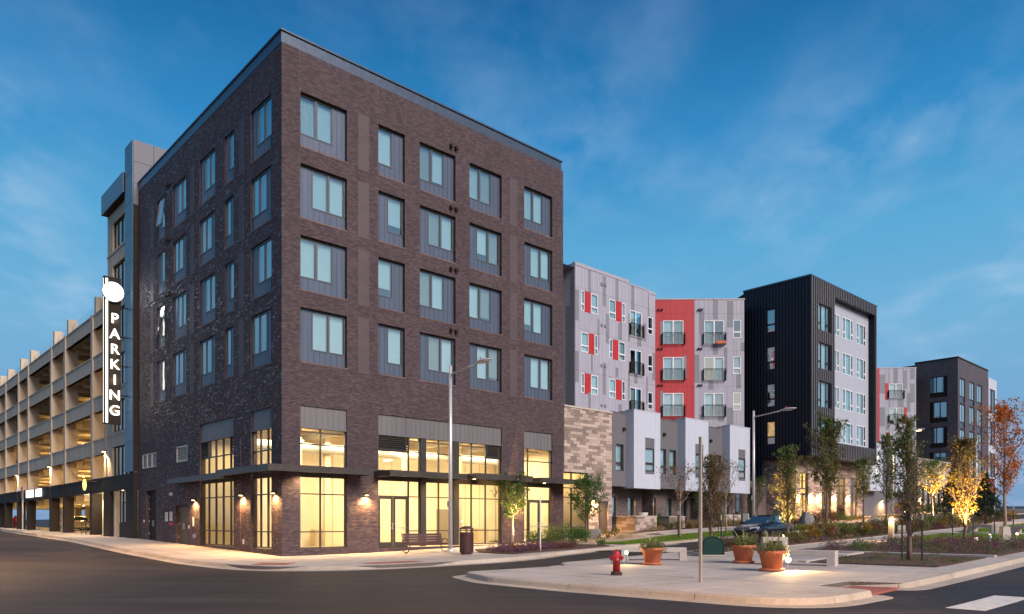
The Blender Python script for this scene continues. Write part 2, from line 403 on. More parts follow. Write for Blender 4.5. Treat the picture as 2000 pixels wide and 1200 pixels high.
def leafmat(name, col, var=.5, trans=.35):
    m, t, p, o = newmat(name)
    g = t.nodes.new('ShaderNodeNewGeometry')
    c = ramp(t, g.outputs['Random Per Island'], [(0, tuple(x * (1 - var) for x in col)), (.5, col), (1, (min(1, col[0] * (1 + var)), min(1, col[1] * (1 + var * .8)), col[2]))])
    lk(t, c, p.inputs['Base Color']); p.inputs['Roughness'].default_value = .65
    tl = t.nodes.new('ShaderNodeBsdfTranslucent'); lk(t, c, tl.inputs[0])
    mx = t.nodes.new('ShaderNodeMixShader'); mx.inputs[0].default_value = trans
    lk(t, p.outputs[0], mx.inputs[1]); lk(t, tl.outputs[0], mx.inputs[2]); lk(t, mx.outputs[0], o.inputs[0]); return m
lGREEN = leafmat('green_leaves', (.085, .165, .038))
lOLIVE = leafmat('olive_leaves', (.135, .145, .034))
lBRONZE = leafmat('bronze_leaves', (.165, .10, .032))
lORANGE = leafmat('orange_leaves', (.55, .17, .022))
lYELLOW = leafmat('yellow_and_lamplit_leaves', (.32, .19, .022))  # own yellow, and lamplight put into the colour of uplit foliage
lDARK = leafmat('dark_needles', (.022, .045, .022))
lRUSSET = leafmat('russet_leaves', (.19, .085, .045))
lSAGE = leafmat('sage_leaves', (.17, .18, .07))
lPURPLE = leafmat('purple_flowers', (.17, .075, .13))
lPINK = leafmat('dull_pink_flowers', (.20, .10, .10))
lSTRAW = leafmat('straw_grass', (.33, .25, .12))
lBLADE = leafmat('grass_blades', (.16, .26, .03), .35)
lAGAVE = leafmat('spiky_leaves', (.34, .33, .12), .4)

def asphalt():
    m, t, p, o = newmat('asphalt')
    tcn = t.nodes.new('ShaderNodeTexCoord')
    a = node(t, 'ShaderNodeTexNoise', i_Scale=.22, i_Detail=6.0, i_Roughness=.6); lk(t, tcn.outputs['Object'], a.inputs[0])
    mpn = node(t, 'ShaderNodeMapping'); mpn.inputs['Scale'].default_value = (.12, 1.1, 1); mpn.inputs['Rotation'].default_value = (0, 0, math.radians(10)); lk(t, tcn.outputs['Object'], mpn.inputs[0])
    w = node(t, 'ShaderNodeTexNoise', i_Scale=1.0, i_Detail=4.0, i_Distortion=.5); lk(t, mpn.outputs[0], w.inputs[0])
    f = node(t, 'ShaderNodeTexNoise', i_Scale=160.0, i_Detail=2.0); lk(t, tcn.outputs['Object'], f.inputs[0])
    c = ramp(t, a.outputs[0], [(.3, (.014, .0095, .0095)), (.5, (.024, .0165, .0155)), (.72, (.040, .028, .025))])
    c = mix(t, 1.0, c, ramp(t, w.outputs[0], [(.38, (.70,) * 3), (.56, (1.05,) * 3), (.72, (1.4,) * 3)]), 'MULTIPLY')
    c = mix(t, 1.0, c, ramp(t, f.outputs[0], [(.3, (.5,) * 3), (.7, (1.7,) * 3)]), 'MULTIPLY')
    for sc_, lo_, hi_ in ((28.0, .72, 1.3), (5.0, .84, 1.16)):
        f2_ = node(t, 'ShaderNodeTexNoise', i_Scale=sc_, i_Detail=3.0, i_Roughness=.7); lk(t, tcn.outputs['Object'], f2_.inputs[0])
        c = mix(t, 1.0, c, ramp(t, f2_.outputs[0], [(.32, (lo_,) * 3), (.68, (hi_,) * 3)]), 'MULTIPLY')
    vo = node(t, 'ShaderNodeTexVoronoi', i_Scale=.16); vo.feature = 'DISTANCE_TO_EDGE'
    dn = node(t, 'ShaderNodeTexNoise', i_Scale=.9, i_Detail=5.0); lk(t, tcn.outputs['Object'], dn.inputs[0])
    dd = mix(t, .35, tcn.outputs['Object'], dn.outputs['Color'], 'ADD'); lk(t, dd, vo.inputs[0])
    crack = ramp(t, vo.outputs['Distance'], [(.0, (.45,) * 3), (.004, (1,) * 3)])
    c = mix(t, 1.0, c, crack, 'MULTIPLY')
    lk(t, c, p.inputs['Base Color'])
    lk(t, ramp(t, a.outputs[0], [(.3, (.58,) * 3), (.7, (.80,) * 3)]), p.inputs['Roughness'])
    b = node(t, 'ShaderNodeBump', i_Strength=.45, i_Distance=.006); lk(t, f.outputs[0], b.inputs['Height']); lk(t, b.outputs[0], p.inputs['Normal'])
    return m
mASPH = asphalt()
def paving(name, col, rnd_=.07):
    m, t, p, o = newmat(name)
    tcn = t.nodes.new('ShaderNodeTexCoord'); oi = t.nodes.new('ShaderNodeObjectInfo')
    a = node(t, 'ShaderNodeTexNoise', i_Scale=.7, i_Detail=7.0, i_Roughness=.65); lk(t, tcn.outputs['Object'], a.inputs[0])
    f = node(t, 'ShaderNodeTexNoise', i_Scale=14.0, i_Detail=5.0, i_Roughness=.75); lk(t, tcn.outputs['Object'], f.inputs[0])
    c = ramp(t, a.outputs[0], [(.25, tuple(x * .62 for x in col)), (.42, tuple(x * .92 for x in col)), (.55, col), (.8, tuple(x * 1.12 for x in col))])
    c = mix(t, 1.0, c, ramp(t, f.outputs[0], [(.3, (.80,) * 3), (.7, (1.08,) * 3)]), 'MULTIPLY')
    k = ramp(t, oi.outputs['Random'], [(0, (1 - rnd_,) * 3), (1, (1 + rnd_,) * 3)])
    c = mix(t, 1.0, c, k, 'MULTIPLY'); lk(t, c, p.inputs['Base Color']); p.inputs['Roughness'].default_value = .82
    b = node(t, 'ShaderNodeBump', i_Strength=.2, i_Distance=.004); lk(t, f.outputs[0], b.inputs['Height']); lk(t, b.outputs[0], p.inputs['Normal'])
    return m
mPAVE = paving('concrete_paving', (.50, .425, .37))
mKERB = paving('kerb_concrete', (.47, .385, .31), .1)
mJOINT = M('paving_joint', (.12, .10, .09), .95)

# ------------------------------------------------------------------ ground sheets
def fillet(pts, seg=8):
    """pts: (s,t,r). rounds each corner of a closed outline"""
    o = []; n = len(pts)
    for i in range(n):
        p = Vector(pts[i][:2]); r = pts[i][2] if len(pts[i]) > 2 else 0
        if not r: o.append(tuple(p)); continue
        a = (Vector(pts[i - 1][:2]) - p); b = (Vector(pts[(i + 1) % n][:2]) - p)
        an = a.normalized(); bn = b.normalized(); ang = an.angle(bn); d = min(r / math.tan(ang / 2), a.length * .49, b.length * .49)
        p1 = p + an * d; p2 = p + bn * d
        for k in range(seg + 1):
            u = k / seg; o.append(tuple(p1 * (1 - u) ** 2 + p * 2 * u * (1 - u) + p2 * u * u))
    return o
def inside(poly, x, y):
    c = False; n = len(poly); j = n - 1
    for i in range(n):
        if (poly[i][1] > y) != (poly[j][1] > y) and x < (poly[j][0] - poly[i][0]) * (y - poly[i][1]) / (poly[j][1] - poly[i][1]) + poly[i][0]: c = not c
        j = i
    return c
def sheet(name, poly, dz, mat, step=2.0, skirt=.25, parent=None, zf=None, **tags):
    """flat-laid sheet that follows the lie of the land, with a skirt round its edge"""
    zf = zf or (lambda s, t: ground(s, t) + dz)
    ed = []
    for i in range(len(poly)):
        a = Vector(poly[i]); b = Vector(poly[(i + 1) % len(poly)]); k = max(1, int((b - a).length / step))
        for j in range(k): ed.append(a.lerp(b, j / k))
    x0 = min(p.x for p in ed); x1 = max(p.x for p in ed); y0 = min(p.y for p in ed); y1 = max(p.y for p in ed)
    inner = []
    x = x0 + step * .5
    while x < x1:
        y = y0 + step * .5
        while y < y1:
            if inside(poly, x, y): inner.append(Vector((x, y)))
            y += step
        x += step
    n = len(ed)
    vs, es, fs, *_ = delaunay_2d_cdt(ed + inner, [], [list(range(n))], 1, 1e-4)
    mb = MB(); mb.v = [(*WX(v.x, v.y), zf(v.x, v.y)) for v in vs]; mb.f = [tuple(f) for f in fs]; mb.m = [0] * len(fs)
    if skirt:
        for i in range(n):
            a = ed[i]; b = ed[(i + 1) % n]; za = zf(a.x, a.y); zb = zf(b.x, b.y); A = WX(a.x, a.y); B = WX(b.x, b.y)
            mb.quad((*A, za), (*A, za - skirt), (*B, zb - skirt), (*B, zb))
    tags.setdefault('kind', 'structure')
    if parent: tags.pop('kind')
    return mb.build(name, mat, parent, **tags)
def clip(poly, axis, val, keep_gt):
    o = []
    for i in range(len(poly)):
        a = poly[i]; b = poly[(i + 1) % len(poly)]
        ia = (a[axis] > val) == keep_gt; ib = (b[axis] > val) == keep_gt
        if ia: o.append(a)
        if ia != ib:
            u = (val - a[axis]) / (b[axis] - a[axis]); o.append((a[0] + (b[0] - a[0]) * u, a[1] + (b[1] - a[1]) * u))
    return o
def area(p): return abs(sum(p[i][0] * p[(i + 1) % len(p)][1] - p[(i + 1) % len(p)][0] * p[i][1] for i in range(len(p)))) / 2
def slabs(parent, poly, cs, ct, dz, mat, s_rng, t_rng, holes=(), name='paving_slab', gap=.018):
    s = s_rng[0]; k = 0
    while s < s_rng[1]:
        t = t_rng[0]
        while t < t_rng[1]:
            p = poly
            for ax, v, g in ((0, s + gap, True), (0, s + cs - gap, False), (1, t + gap, True), (1, t + ct - gap, False)):
                if len(p) > 2: p = clip(p, ax, v, g)
            if len(p) > 2 and area(p) > .15 and not any(inside(h, s + cs / 2, t + ct / 2) for h in holes):
                mb = MB(); e = ru(-.0015, .0015)
                top = [(*WX(*q), ground(*q) + dz + e) for q in p]
                mb.quad(*top)
                for i in range(len(p)):
                    a = top[i]; b = top[(i + 1) % len(p)]; mb.quad(a, (a[0], a[1], a[2] - .03), (b[0], b[1], b[2] - .03), b)
                mb.build(name, mat, parent); k += 1
            t += ct
        s += cs
    return k
def kerb(name, line, closed, label_mat, h=.15, piece=3.0, gutter=.42, flip=1, rng=None, drop=()):
    """kerb and gutter along a line of (s,t); road lies on the flip side"""
    pts = []; n = len(line)
    for i in range(n if closed else n - 1):
        a = Vector(line[i]); b = Vector(line[(i + 1) % n]); k = max(1, int((b - a).length / .75))
        for j in range(k): pts.append(a.lerp(b, j / k))
    if not closed: pts.append(Vector(line[-1]))
    m = len(pts); nor = []
    for i in range(m):
        d = (pts[(i + 1) % m] if closed or i < m - 1 else pts[i]) - (pts[i - 1] if closed or i > 0 else pts[i])
        d.normalize(); nor.append(Vector((d.y, -d.x)) * flip)
    root = None; acc = 0; cur = [0]; chunks = []
    for i in range(1, m + (1 if closed else 0)):
        acc += (pts[i % m] - pts[i - 1]).length; cur.append(i % m)
        if acc >= piece: chunks.append(cur); cur = [i % m]; acc = 0
    if len(cur) > 1: chunks.append(cur)
    def height(p):
        for (s, t, r) in drop:
            d = (p - Vector((s, t))).length
            if d < r: return h * .12
            if d < r + 1.2: return h * (.12 + .88 * (d - r) / 1.2)
        return h
    for ch in chunks:
        mb = MB(); rows = []
        for q, i in enumerate(ch):
            p = pts[i]; nn = nor[i]; hh = height(p); g0 = ground(p.x, p.y) - .15
            tang = Vector((-nn.y, nn.x)) * (.006 if q == 0 else (-.006 if q == len(ch) - 1 else 0)) * (1 if flip > 0 else -1)
            prof = [(-.16, hh + .002), (-.012, hh + .004), (.006, hh - .008), (.022, hh - .03), (.05, .012), (gutter + .05, .006), (gutter + .06, -.05)]
            rows.append([(*WX(*(p + nn * o + tang)), g0 + z) for o, z in prof])
        for a, b in zip(rows, rows[1:]):
            for k in range(len(a) - 1): mb.quad(a[k], a[k + 1], b[k + 1], b[k])
        if root is None: root = mb.build(name, mKERB, None, kind='structure')
        else: mb.build('kerb_stone', mKERB, root)
    return root

# land and road: one sheet to the horizon
gs = sorted(set([-3000, -1200, -500, -200, -120] + [x for x in np.arange(-60, 160.1, 2.0)] + [180, 260, 500, 1200, 3000]))
gt = sorted(set([-3000, -1200, -500, -200, -120] + [x for x in np.arange(-64, 100.1, 2.0)] + [150, 260, 500, 1200, 3000]))
mb = MB(); idx = {}
for i, s in enumerate(gs):
    for j, t in enumerate(gt):
        idx[i, j] = len(mb.v); mb.v.append((*WX(s, t), ground(s, t) - .15))
for i in range(len(gs) - 1):
    for j in range(len(gt) - 1):
        mb.f.append((idx[i, j], idx[i + 1, j], idx[i + 1, j + 1], idx[i, j + 1])); mb.m.append(0)
mb.build('asphalt_road', mASPH, None, smooth=True, kind='structure')

# corner pavement round the brick building
S1_LINE = [(-1.5, 100), (-1.5, 60), (-3.0, 32), (-4.1, 8)] + [p for p in fillet([(-4.1, 8), (-4.3, -8.6, 5.2), (5.2, -8.95)], 12)[1:-1]] + \
          [(5.2, -8.95), (7.6, -8.75), (9.6, -8.1), (12.6, -7.6), (22, -7.2), (40, -6.9), (110, -6.9)]
S1 = S1_LINE + [(110, 3.0), (19.0, 3.0), (19.0, .8), (.8, .8), (.8, 22), (6, 30), (6, 100)]
pave1 = sheet('pavement', S1, -.012, mJOINT, 2.0)
BED0 = fillet([(7.9, -4.6, .3), (7.4, -7.6, .5), (9.7, -7.3, .4), (13, -7.0, .3), (15.4, -6.6, .3), (15.6, -2.9, .3), (9.2, -2.7, .4)], 4)
PADS = [[(-3.9, -5.6), (-3.0, -6.6), (-2.1, -5.6), (-3.0, -4.6)], [(-.4, -8.3), (1.9, -8.45), (1.9, -7.5), (-.4, -7.4)]]
slabs(pave1, S1, 1.5, 1.5, .0, mPAVE, (-4.5, 19.5), (-9.0, 1.5), holes=[BED0])
slabs(pave1, S1, 1.5, 1.5, .0, mPAVE, (-4.5, 1.5), (1.5, 36))
sheet('pavement_far', [(-1.6, 99), (-1.6, 60), (-3.0, 36), (1.5, 36), (6, 36), (6, 99)], 0, mPAVE, 3)
sheet('flower_bed_soil', BED0, .03, mSOIL, 1)
for i, p in enumerate(PADS): sheet('tactile_paving', p, .006, mREDPAD, 1, .02)
kerb('pavement_kerb', S1_LINE[1:], False, None, flip=1, drop=[(-3.9, -6.0, .9), (.9, -8.7, 1.2)])

# the long block side of the street: turf strip, walk, planting
TURF1 = fillet([(16.2, -6.95, .3), (33.5, -6.75, .4), (33.5, -5.25, .4), (16.2, -5.35, .3)], 4)
TURF2 = fillet([(36.5, -6.75, .4), (46, -6.75, .4), (46, -5.1, .4), (36.5, -5.1, .4)], 4)
WALK = [(16.0, -5.3), (110, -5.2), (110, 3), (19.0, 3.0), (15.7, -.2), (15.7, -5.3)]
sheet('grass_verge', TURF1, .03, mGRASS, 1); sheet('grass_verge_far', TURF2, .03, mGRASS, 1)
slabs(pave1, [(19.5, -5.2), (62, -5.2), (62, -3.2), (19.5, -3.2)], 2.0, 2.0, .012, mPAVE, (19.5, 62), (-5.2, -3.2))
PLANT1 = [(24.2, -3.1), (41, -3.1), (41, -.2), (24.2, -.2)]
sheet('planting_bed', PLANT1, .03, mSOIL, 1)
GRAV = [(16.6, -4.4), (21.3, -4.4), (21.3, -1.6), (16.6, -1.6)]
sheet('gravel_bed', GRAV, .03, mGRAVEL, 1)

# the planted island between the two roads
ISL = fillet([(-.6, -13.95, .8), (-1.5, -16.2, 1.4), (-1.6, -19.5, 2), (-1.15, -25.35, 2.8), (2.1, -25.35, .25), (2.35, -23.9, .2), (4.1, -23.9, .2), (4.5, -25.2, .4), (110, -25.2), (110, -13.0), (5.0, -12.85, .6), (3.9, -14.1, .3)], 9)
isl = sheet('island_paving', ISL, -.012, mJOINT, 2.0)
BUSH = fillet([(11.8, -15.0, .4), (12.5, -13.25, .3), (50, -13.2, .3), (50, -14.9, .4)], 4)
BEDA = fillet([(9.6, -20.2, .2), (10.1, -24.3, .3), (14.6, -24.3, .3), (15.0, -20.0, .3)], 4)
BEDB = fillet([(16.0, -17.2, .4), (15.4, -24.4, .3), (24.0, -24.6, .3), (24.2, -17.9, .6)], 4)
LAWN = fillet([(24.8, -17.7, .4), (24.8, -24.5, .3), (31.8, -24.5, .3), (33.4, -16.9, .4)], 4)
LAWN2 = fillet([(36.3, -16.8, .4), (36.3, -24.5, .3), (60, -24.5, .3), (60, -16.8, .4)], 4)
BEDF = fillet([(36, -13.2, .3), (36, -14.6, .4), (58, -14.8, .4), (58, -13.2, .3)], 4)
holes = [BEDA, BEDB, LAWN, LAWN2, BUSH]
slabs(isl, ISL, 1.8, 1.8, 0, mPAVE, (-3, 15), (-26, -12), holes=holes)
slabs(isl, ISL, 2.4, 2.4, 0, mPAVE, (15, 63), (-26, -12.3), holes=holes)
sheet('island_paving_far', [(63, -25.1), (110, -25.1), (110, -13.1), (63, -13.1)], 0, mPAVE, 4)
sheet('island_edging', BUSH, .020, mPAVE, 1.2); sheet('dry_soil_bed', BEDA, .022, mSOIL, 1.2); sheet('flower_border_soil', BEDB, .024, mSOIL, 1.2)
sheet('bush_bed_soil', [(x * .998 + .03, y) for x, y in fillet([(12, -14.9, .4), (12.7, -13.35, .3), (49.8, -13.3, .3), (49.8, -14.8, .4)], 4)], .035, mSOIL, 1.2)
sheet('lawn', LAWN, .03, mGRASS, 1.2); sheet('lawn_far', LAWN2, .03, mGRASS, 1.5)
kerb('island_kerb', ISL, True, None, flip=1, drop=[(3.2, -23.9, .75)])
sheet('ramp_tactile_pad', [(2.3, -25.25), (2.5, -24.1), (3.95, -24.1), (4.2, -25.15)], -.10, mREDPAD, 1, .05)
# pale strips edging the beds
for a, b in (((9.5, -20.05), (9.5 + 5.4, -19.8)), ((15.15, -17.2), (15.15, -24.4)), ((24.45, -18.0), (24.45, -24.5))):
    d = (Vector(b) - Vector(a)).normalized(); nn = Vector((d.y, -d.x)) * .13
    sheet('edging_strip', [tuple(Vector(a) + nn), tuple(Vector(b) + nn), tuple(Vector(b) - nn), tuple(Vector(a) - nn)], .06, mPRECAST, 1, .1)
# crossing bars on the right-hand road
for k, t0 in enumerate((-27.9, -29.3, -30.7)):
    o = sheet('crossing_bar', [(.9, t0), (4.2, t0), (4.2, t0 + .7), (.9, t0 + .7)], -.146, mWHITEP, 1, 0)
# drain inlet in the far kerb
dm = MB()
for i in range(6): dm.box(-.5 + i * .17, -.5 + i * .17 + .05, -.16, .16, 0, .02)
dr = thing('storm_drain', 'rusty storm drain grate set in the gutter by the shrub bed', 'drain', 13.2, -8.05, ground(13.2, -8.05) - .138)
dm.build('grate', mRUST, dr); MB().box(-.55, .55, -.2, .2, -.002, .004).build('frame', mBLACKP, dr)

# ------------------------------------------------------------------ facades
class Fac:
    """a: along the wall, o: out from it, z: up. kind 'R' faces the right-hand street, 'L' the left-hand one, 'X' faces the camera square on"""
    def __init__(s, kind, off): s.k = kind; s.off = off
    def p(s, a, o, z):
        if s.k == 'L': return (s.off - o, a, z)
        return (a, s.off - o, z)
    def box(s, mb, a0, a1, o0, o1, z0, z1):
        A = s.p(a0, o0, z0); B = s.p(a1, o1, z1); mb.box(A[0], B[0], A[1], B[1], z0, z1); return mb
    def quad(s, mb, a0, a1, o, z0, z1):
        mb.quad(s.p(a0, o, z0), s.p(a1, o, z0), s.p(a1, o, z1), s.p(a0, o, z1)); return mb
def wall(mb, f, a0, a1, z0, z1, holes, o=0, depth=.3):
    A = sorted({a0, a1} | {h[i] for h in holes for i in (0, 1) if a0 < h[i] < a1})
    Z = sorted({z0, z1} | {h[i] for h in holes for i in (2, 3) if z0 < h[i] < z1})
    for i in range(len(A) - 1):
        run = None
        for j in range(len(Z) - 1):
            ca = (A[i] + A[i + 1]) / 2; cz = (Z[j] + Z[j + 1]) / 2
            solid = not any(h[0] < ca < h[1] and h[2] < cz < h[3] for h in holes)
            if solid: f.quad(mb, A[i], A[i + 1], o, Z[j], Z[j + 1])
    for h in holes:
        h0, h1, g0, g1 = h[:4]; g0 = max(g0, z0)
        mb.quad(f.p(h0, o, g0), f.p(h0, o - depth, g0), f.p(h0, o - depth, g1), f.p(h0, o, g1))
        mb.quad(f.p(h1, o, g0), f.p(h1, o - depth, g0), f.p(h1, o - depth, g1), f.p(h1, o, g1))
        mb.quad(f.p(h0, o, g1), f.p(h0, o - depth, g1), f.p(h1, o - depth, g1), f.p(h1, o, g1))
        mb.quad(f.p(h0, o, g0), f.p(h0, o - depth, g0), f.p(h1, o - depth, g0), f.p(h1, o, g0))
def window(par, f, o, panes, fmat, gmat=None, fw=.05, fd=.07, blind=None, room=mDARKROOM, back=.25, bo=.10, pname='pane', wname='window'):
    """panes: (a0,a1,z0,z1[,blind material]); the frame is the window, each pane (and blind) a piece of it"""
    gmat = gmat or mGLASS
    fb = MB()
    for q in panes:
        a0, a1, z0, z1 = q[:4]
        f.box(fb, a0, a1, o - fd, o, z0, z0 + fw); f.box(fb, a0, a1, o - fd, o, z1 - fw, z1)
        f.box(fb, a0, a0 + fw, o - fd, o - .001, z0 + fw, z1 - fw); f.box(fb, a1 - fw, a1, o - fd, o - .001, z0 + fw, z1 - fw)
    w = fb.build(wname, fmat, par)
    for q in panes:
        a0, a1, z0, z1 = q[:4]
        g = MB(); f.quad(g, a0 + fw * .6, a1 - fw * .6, o - fd * .55, z0 + fw * .6, z1 - fw * .6); g.build(pname, gmat, w)
        bm_ = q[4] if len(q) > 4 else blind
        if bm_ is not None:
            zz = z0 + (z1 - z0) * (q[5] if len(q) > 5 else 0)
            g = MB(); f.quad(g, a0 - .02, a1 + .02, o - fd - bo, zz, z1); g.build('blind', bm_, w)
    a0 = min(q[0] for q in panes); a1 = max(q[1] for q in panes); z0 = min(q[2] for q in panes); z1 = max(q[3] for q in panes)
    if room is not None:
        g = MB(); f.quad(g, a0 - .1, a1 + .1, o - fd - back, z0 - .1, z1 + .1); g.build('dark_room', room, w)
    return w
FR = Fac('R', 0); FL = Fac('L', 0)

# ================================================================== the brick corner building
bb = thing('brick_apartment_building', 'dark brown brick corner building of five storeys with glowing shop windows at its foot', 'building', 0, 0, 0, local=False)
SE, TE, HT = 18.67, 21.15, 23.5
Rcol = [(.93, 3.38, 2), (5.16, 6.77, 1), (7.71, 10.11, 2), (11.09, 13.51, 2), (15.31, 17.71, 2)]
Lcol = [(1.07, 3.35, 2), (5.42, 6.62, 1), (7.9, 10.15, 2), (12.25, 14.5, 2), (15.9, 17.35, 1)]
ROW = [(19.08, 21.60), (15.74, 18.26), (12.38, 14.92), (9.02, 11.56)]
Ro = [(.93, 3.38, .30, 6.98), (5.16, 13.51, .22, 6.98), (15.31, 17.71, .25, 6.98)]
Lo = [(1.07, 3.35, .25, 6.92), (5.46, 10.1, .25, 6.92)]
Ldoor = [(17.55, 19.5, .42, 3.55), (11.98, 13.98, .27, 2.50)]
Lvent = [(17.5, 20.35, 4.98, 6.0), (12.0, 13.95, 5.0, 6.05)]
hR = [(a, b, z0, z1) for a, b, _ in Rcol for z0, z1 in ROW] + Ro
hL = [(a, b, z0, z1) for a, b, _ in Lcol for z0, z1 in ROW] + Lo + Ldoor + Lvent
mb = MB(); wall(mb, FR, 0, SE, -.5, HT, hR, depth=.32); wall(mb, FL, 0, TE, -.5, HT, hL, depth=.32)
mb.build('brick_wall', mBRICK, bb)
mb = MB(); mb.quad((SE, 0, -.5), (SE, 20, -.5), (SE, 20, HT), (SE, 0, HT)); mb.quad((0, TE, -.5), (0, TE, HT), (16, TE, HT), (16, TE, -.5))
mb.quad((.3, .3, HT - .3), (SE, .3, HT - .3), (SE, TE, HT - .3), (.3, TE, HT - .3)); mb.quad((.35, TE, 7), (SE, TE, 7), (SE, .35, 7), (.35, .35, 7))
mb.build('side_wall', mBRICK, bb)
mb = MB(); mb.box(-.012, SE - .15, .02, .30, HT + .0, HT + .52); mb.box(-.012, .30, .30, TE - .1, HT + .0, HT + .52); mb.box(-.07, SE - .09, -.05, .34, HT + .52, HT + .60); mb.box(-.07, .34, .34, TE - .1, HT + .52, HT + .60)
mb.build('parapet_cap', mCAP, bb)
# vertical movement joints and the plain brick panels between windows
mb = MB()
for a in (3.42, 5.12, 6.81, 10.15, 13.55, 17.75, .89): FR.box(mb, a - .006, a + .006, 0, .004, .2, HT)
for a in (3.39, 10.19): FL.box(mb, a - .006, a + .006, 0, .004, .2, HT)
mb.build('movement_joint', mSOLDIER, bb, kind='stuff')
for f, cols in ((FR, ((3.98, 4.62), (14.12, 14.72))), (FL, ((4.2, 4.78), (11.0, 11.6), (18.0, 18.6)))):
    for a, b in cols:
        for z0, z1 in ROW:
            g = MB(); f.box(g, a, b, -.01, .012, z0 - .15, z1 + .1 if z1 < 20 else z1 + .1); g.build('plain_brick_panel', mSMOOTHB, bb)
# upper windows
BL = [mBLIND, mBLIND, mBLIND2, mBLIND3]
def recess(f, a0, a1, z0, z1, n, odd, kinds, open_=False, ins=.20):
    w = a1 - a0; side = (.27 if n == 2 else .40) * w; p0 = z0 + .62; top = z1 - .04
    ga, gb = (a0 + .02, a1 - side) if odd else (a0 + side, a1 - .02)
    par = bb
    g = MB(); o = -ins
    sills = []
    pan = [(a0, a1, z0, p0)] + ([(gb, a1, p0, z1)] if odd else [(a0, ga, p0, z1)])
    for q in pan: f.box(g, q[0], q[1], o - .05, o, q[2], q[3])
    a = a0 + .18
    while a < a1 - .05:
        f.box(g, a, a + .022, o, o + .02, z0, p0 - .02)
        if a > gb + .05 or a < ga - .05: f.box(g, a, a + .022, o, o + .02, p0, z1)
        a += .30
    g.build('metal_panel', mPANEL, par)
    if n == 2:
        mid = (ga + gb) / 2
        ps = [(ga, mid, p0, top, kinds[0], kinds[2]), (mid, gb, p0, top, kinds[1], kinds[3])]
    else: ps = [(ga, gb, p0, top, kinds[0], kinds[2])]
    wd = window(par, f, o + .02, ps, mFRAMEG, fw=.06, back=.5)
    g = MB(); f.box(g, a0, a1, -.31, .015, z0 - .075, z0 + .0); g.build('brick_sill', mSOLDIER, par)
    if open_:
        # an awning sash pushed out at the bottom
        fr = MB(); e0 = f.p(ga, 0, top); zb = p0 + .1
        A, B, Cc, D = f.p(ga + .02, o + .04, top - .02), f.p(gb - .02, o + .04, top - .02), f.p(gb - .02, .22, zb), f.p(ga + .02, .22, zb)
        fr.tube([A, B, Cc, D, A], .035, 4, False); k = fr.build('open_sash', mFRAMEG, par)
        fr = MB(); fr.quad(A, B, Cc, D); fr.build('pane', mGLASS, k)
rs = random.Random(3)
RK = {(2, 0): (2, 0), (2, 1): (2, 0), (2, 2): (2, 0), (2, 3): (2, 0), (3, 0): (3, 2), (3, 1): (0, 2), (3, 2): (0, 2), (3, 3): (0, 2),
      (0, 0): (3, 0), (0, 1): (0, 0), (4, 0): (3, 0)}
for c, (a0, a1, n) in enumerate(Rcol):
    for r, (z0, z1) in enumerate(ROW):
        k = RK.get((c, r), (0, 0)); dr_ = 0.0
        recess(FR, a0, a1, z0, z1, n, r % 2 == 0, (BL[k[0]], BL[k[1]], .0 if rs.random() < .8 else .25, .0 if rs.random() < .85 else .12))
for c, (a0, a1, n) in enumerate(Lcol):
    for r, (z0, z1) in enumerate(ROW):
        k = (0, 0) if c not in (2,) else ((2, 0) if True else 0)
        if c == 3: k = (3, 0)
        recess(FL, a0, a1, z0, z1, n, r % 2 == 0 if c < 4 else True, (BL[k[0]], BL[k[1]], 0, .0), open_=(c == 4 and r in (0, 2)), ins=.08)
# paired wall vents
def vent_pair(f, a, z):
    g = MB()
    for d in (0, .36):
        P = f.p(a + d, .09, z); f.box(g, a + d - .08, a + d + .08, 0, .16, z - .06, z + .08); f.box(g, a + d - .09, a + d + .09, .10, .19, z - .10, z - .03)
    g.build('vent_hood', mBLACKM, bb)
for r, (z0, z1) in enumerate(ROW): vent_pair(FR, 9.75, z1 + .42)
for r, (z0, z1) in enumerate(ROW[:3]): vent_pair(FL, 14.9, z1 + .35)
# ground floor glazing
def storefront(f, bays, zs, fmat=mFRAME, gm=mSHOPG, o=-.12, name='shop_window'):
    """bays: list of a-edges; zs: list of z-edges; every cell a pane"""
    fb = MB(); fw = .055
    for a in bays: f.box(fb, a - fw / 2, a + fw / 2, o - .10, o, zs[0], zs[-1])
    for z in zs: f.box(fb, bays[0] + fw / 2, bays[-1] - fw / 2, o - .095, o - .004, z - fw / 2, z + fw / 2)
    w = fb.build(name, fmat, bb)
    for i in range(len(bays) - 1):
        for j in range(len(zs) - 1):
            g = MB(); f.quad(g, bays[i] + .02, bays[i + 1] - .02, o - .05, zs[j] + .02, zs[j + 1] - .02); g.build('pane', gm, w)
    return w
def fascia(f, a0, a1, z0, z1, o=-.08, mat=mPANELW):
    g = MB(); f.box(g, a0, a1, o - .06, o, z0, z1); a = a0 + .25
    while a < a1 - .1: f.box(g, a, a + .02, o, o + .015, z0 + .03, z1 - .02); a += .3
    f.box(g, a0, a1, o, o + .05, z0 - .06, z0); g.build('metal_fascia', mat, bb)
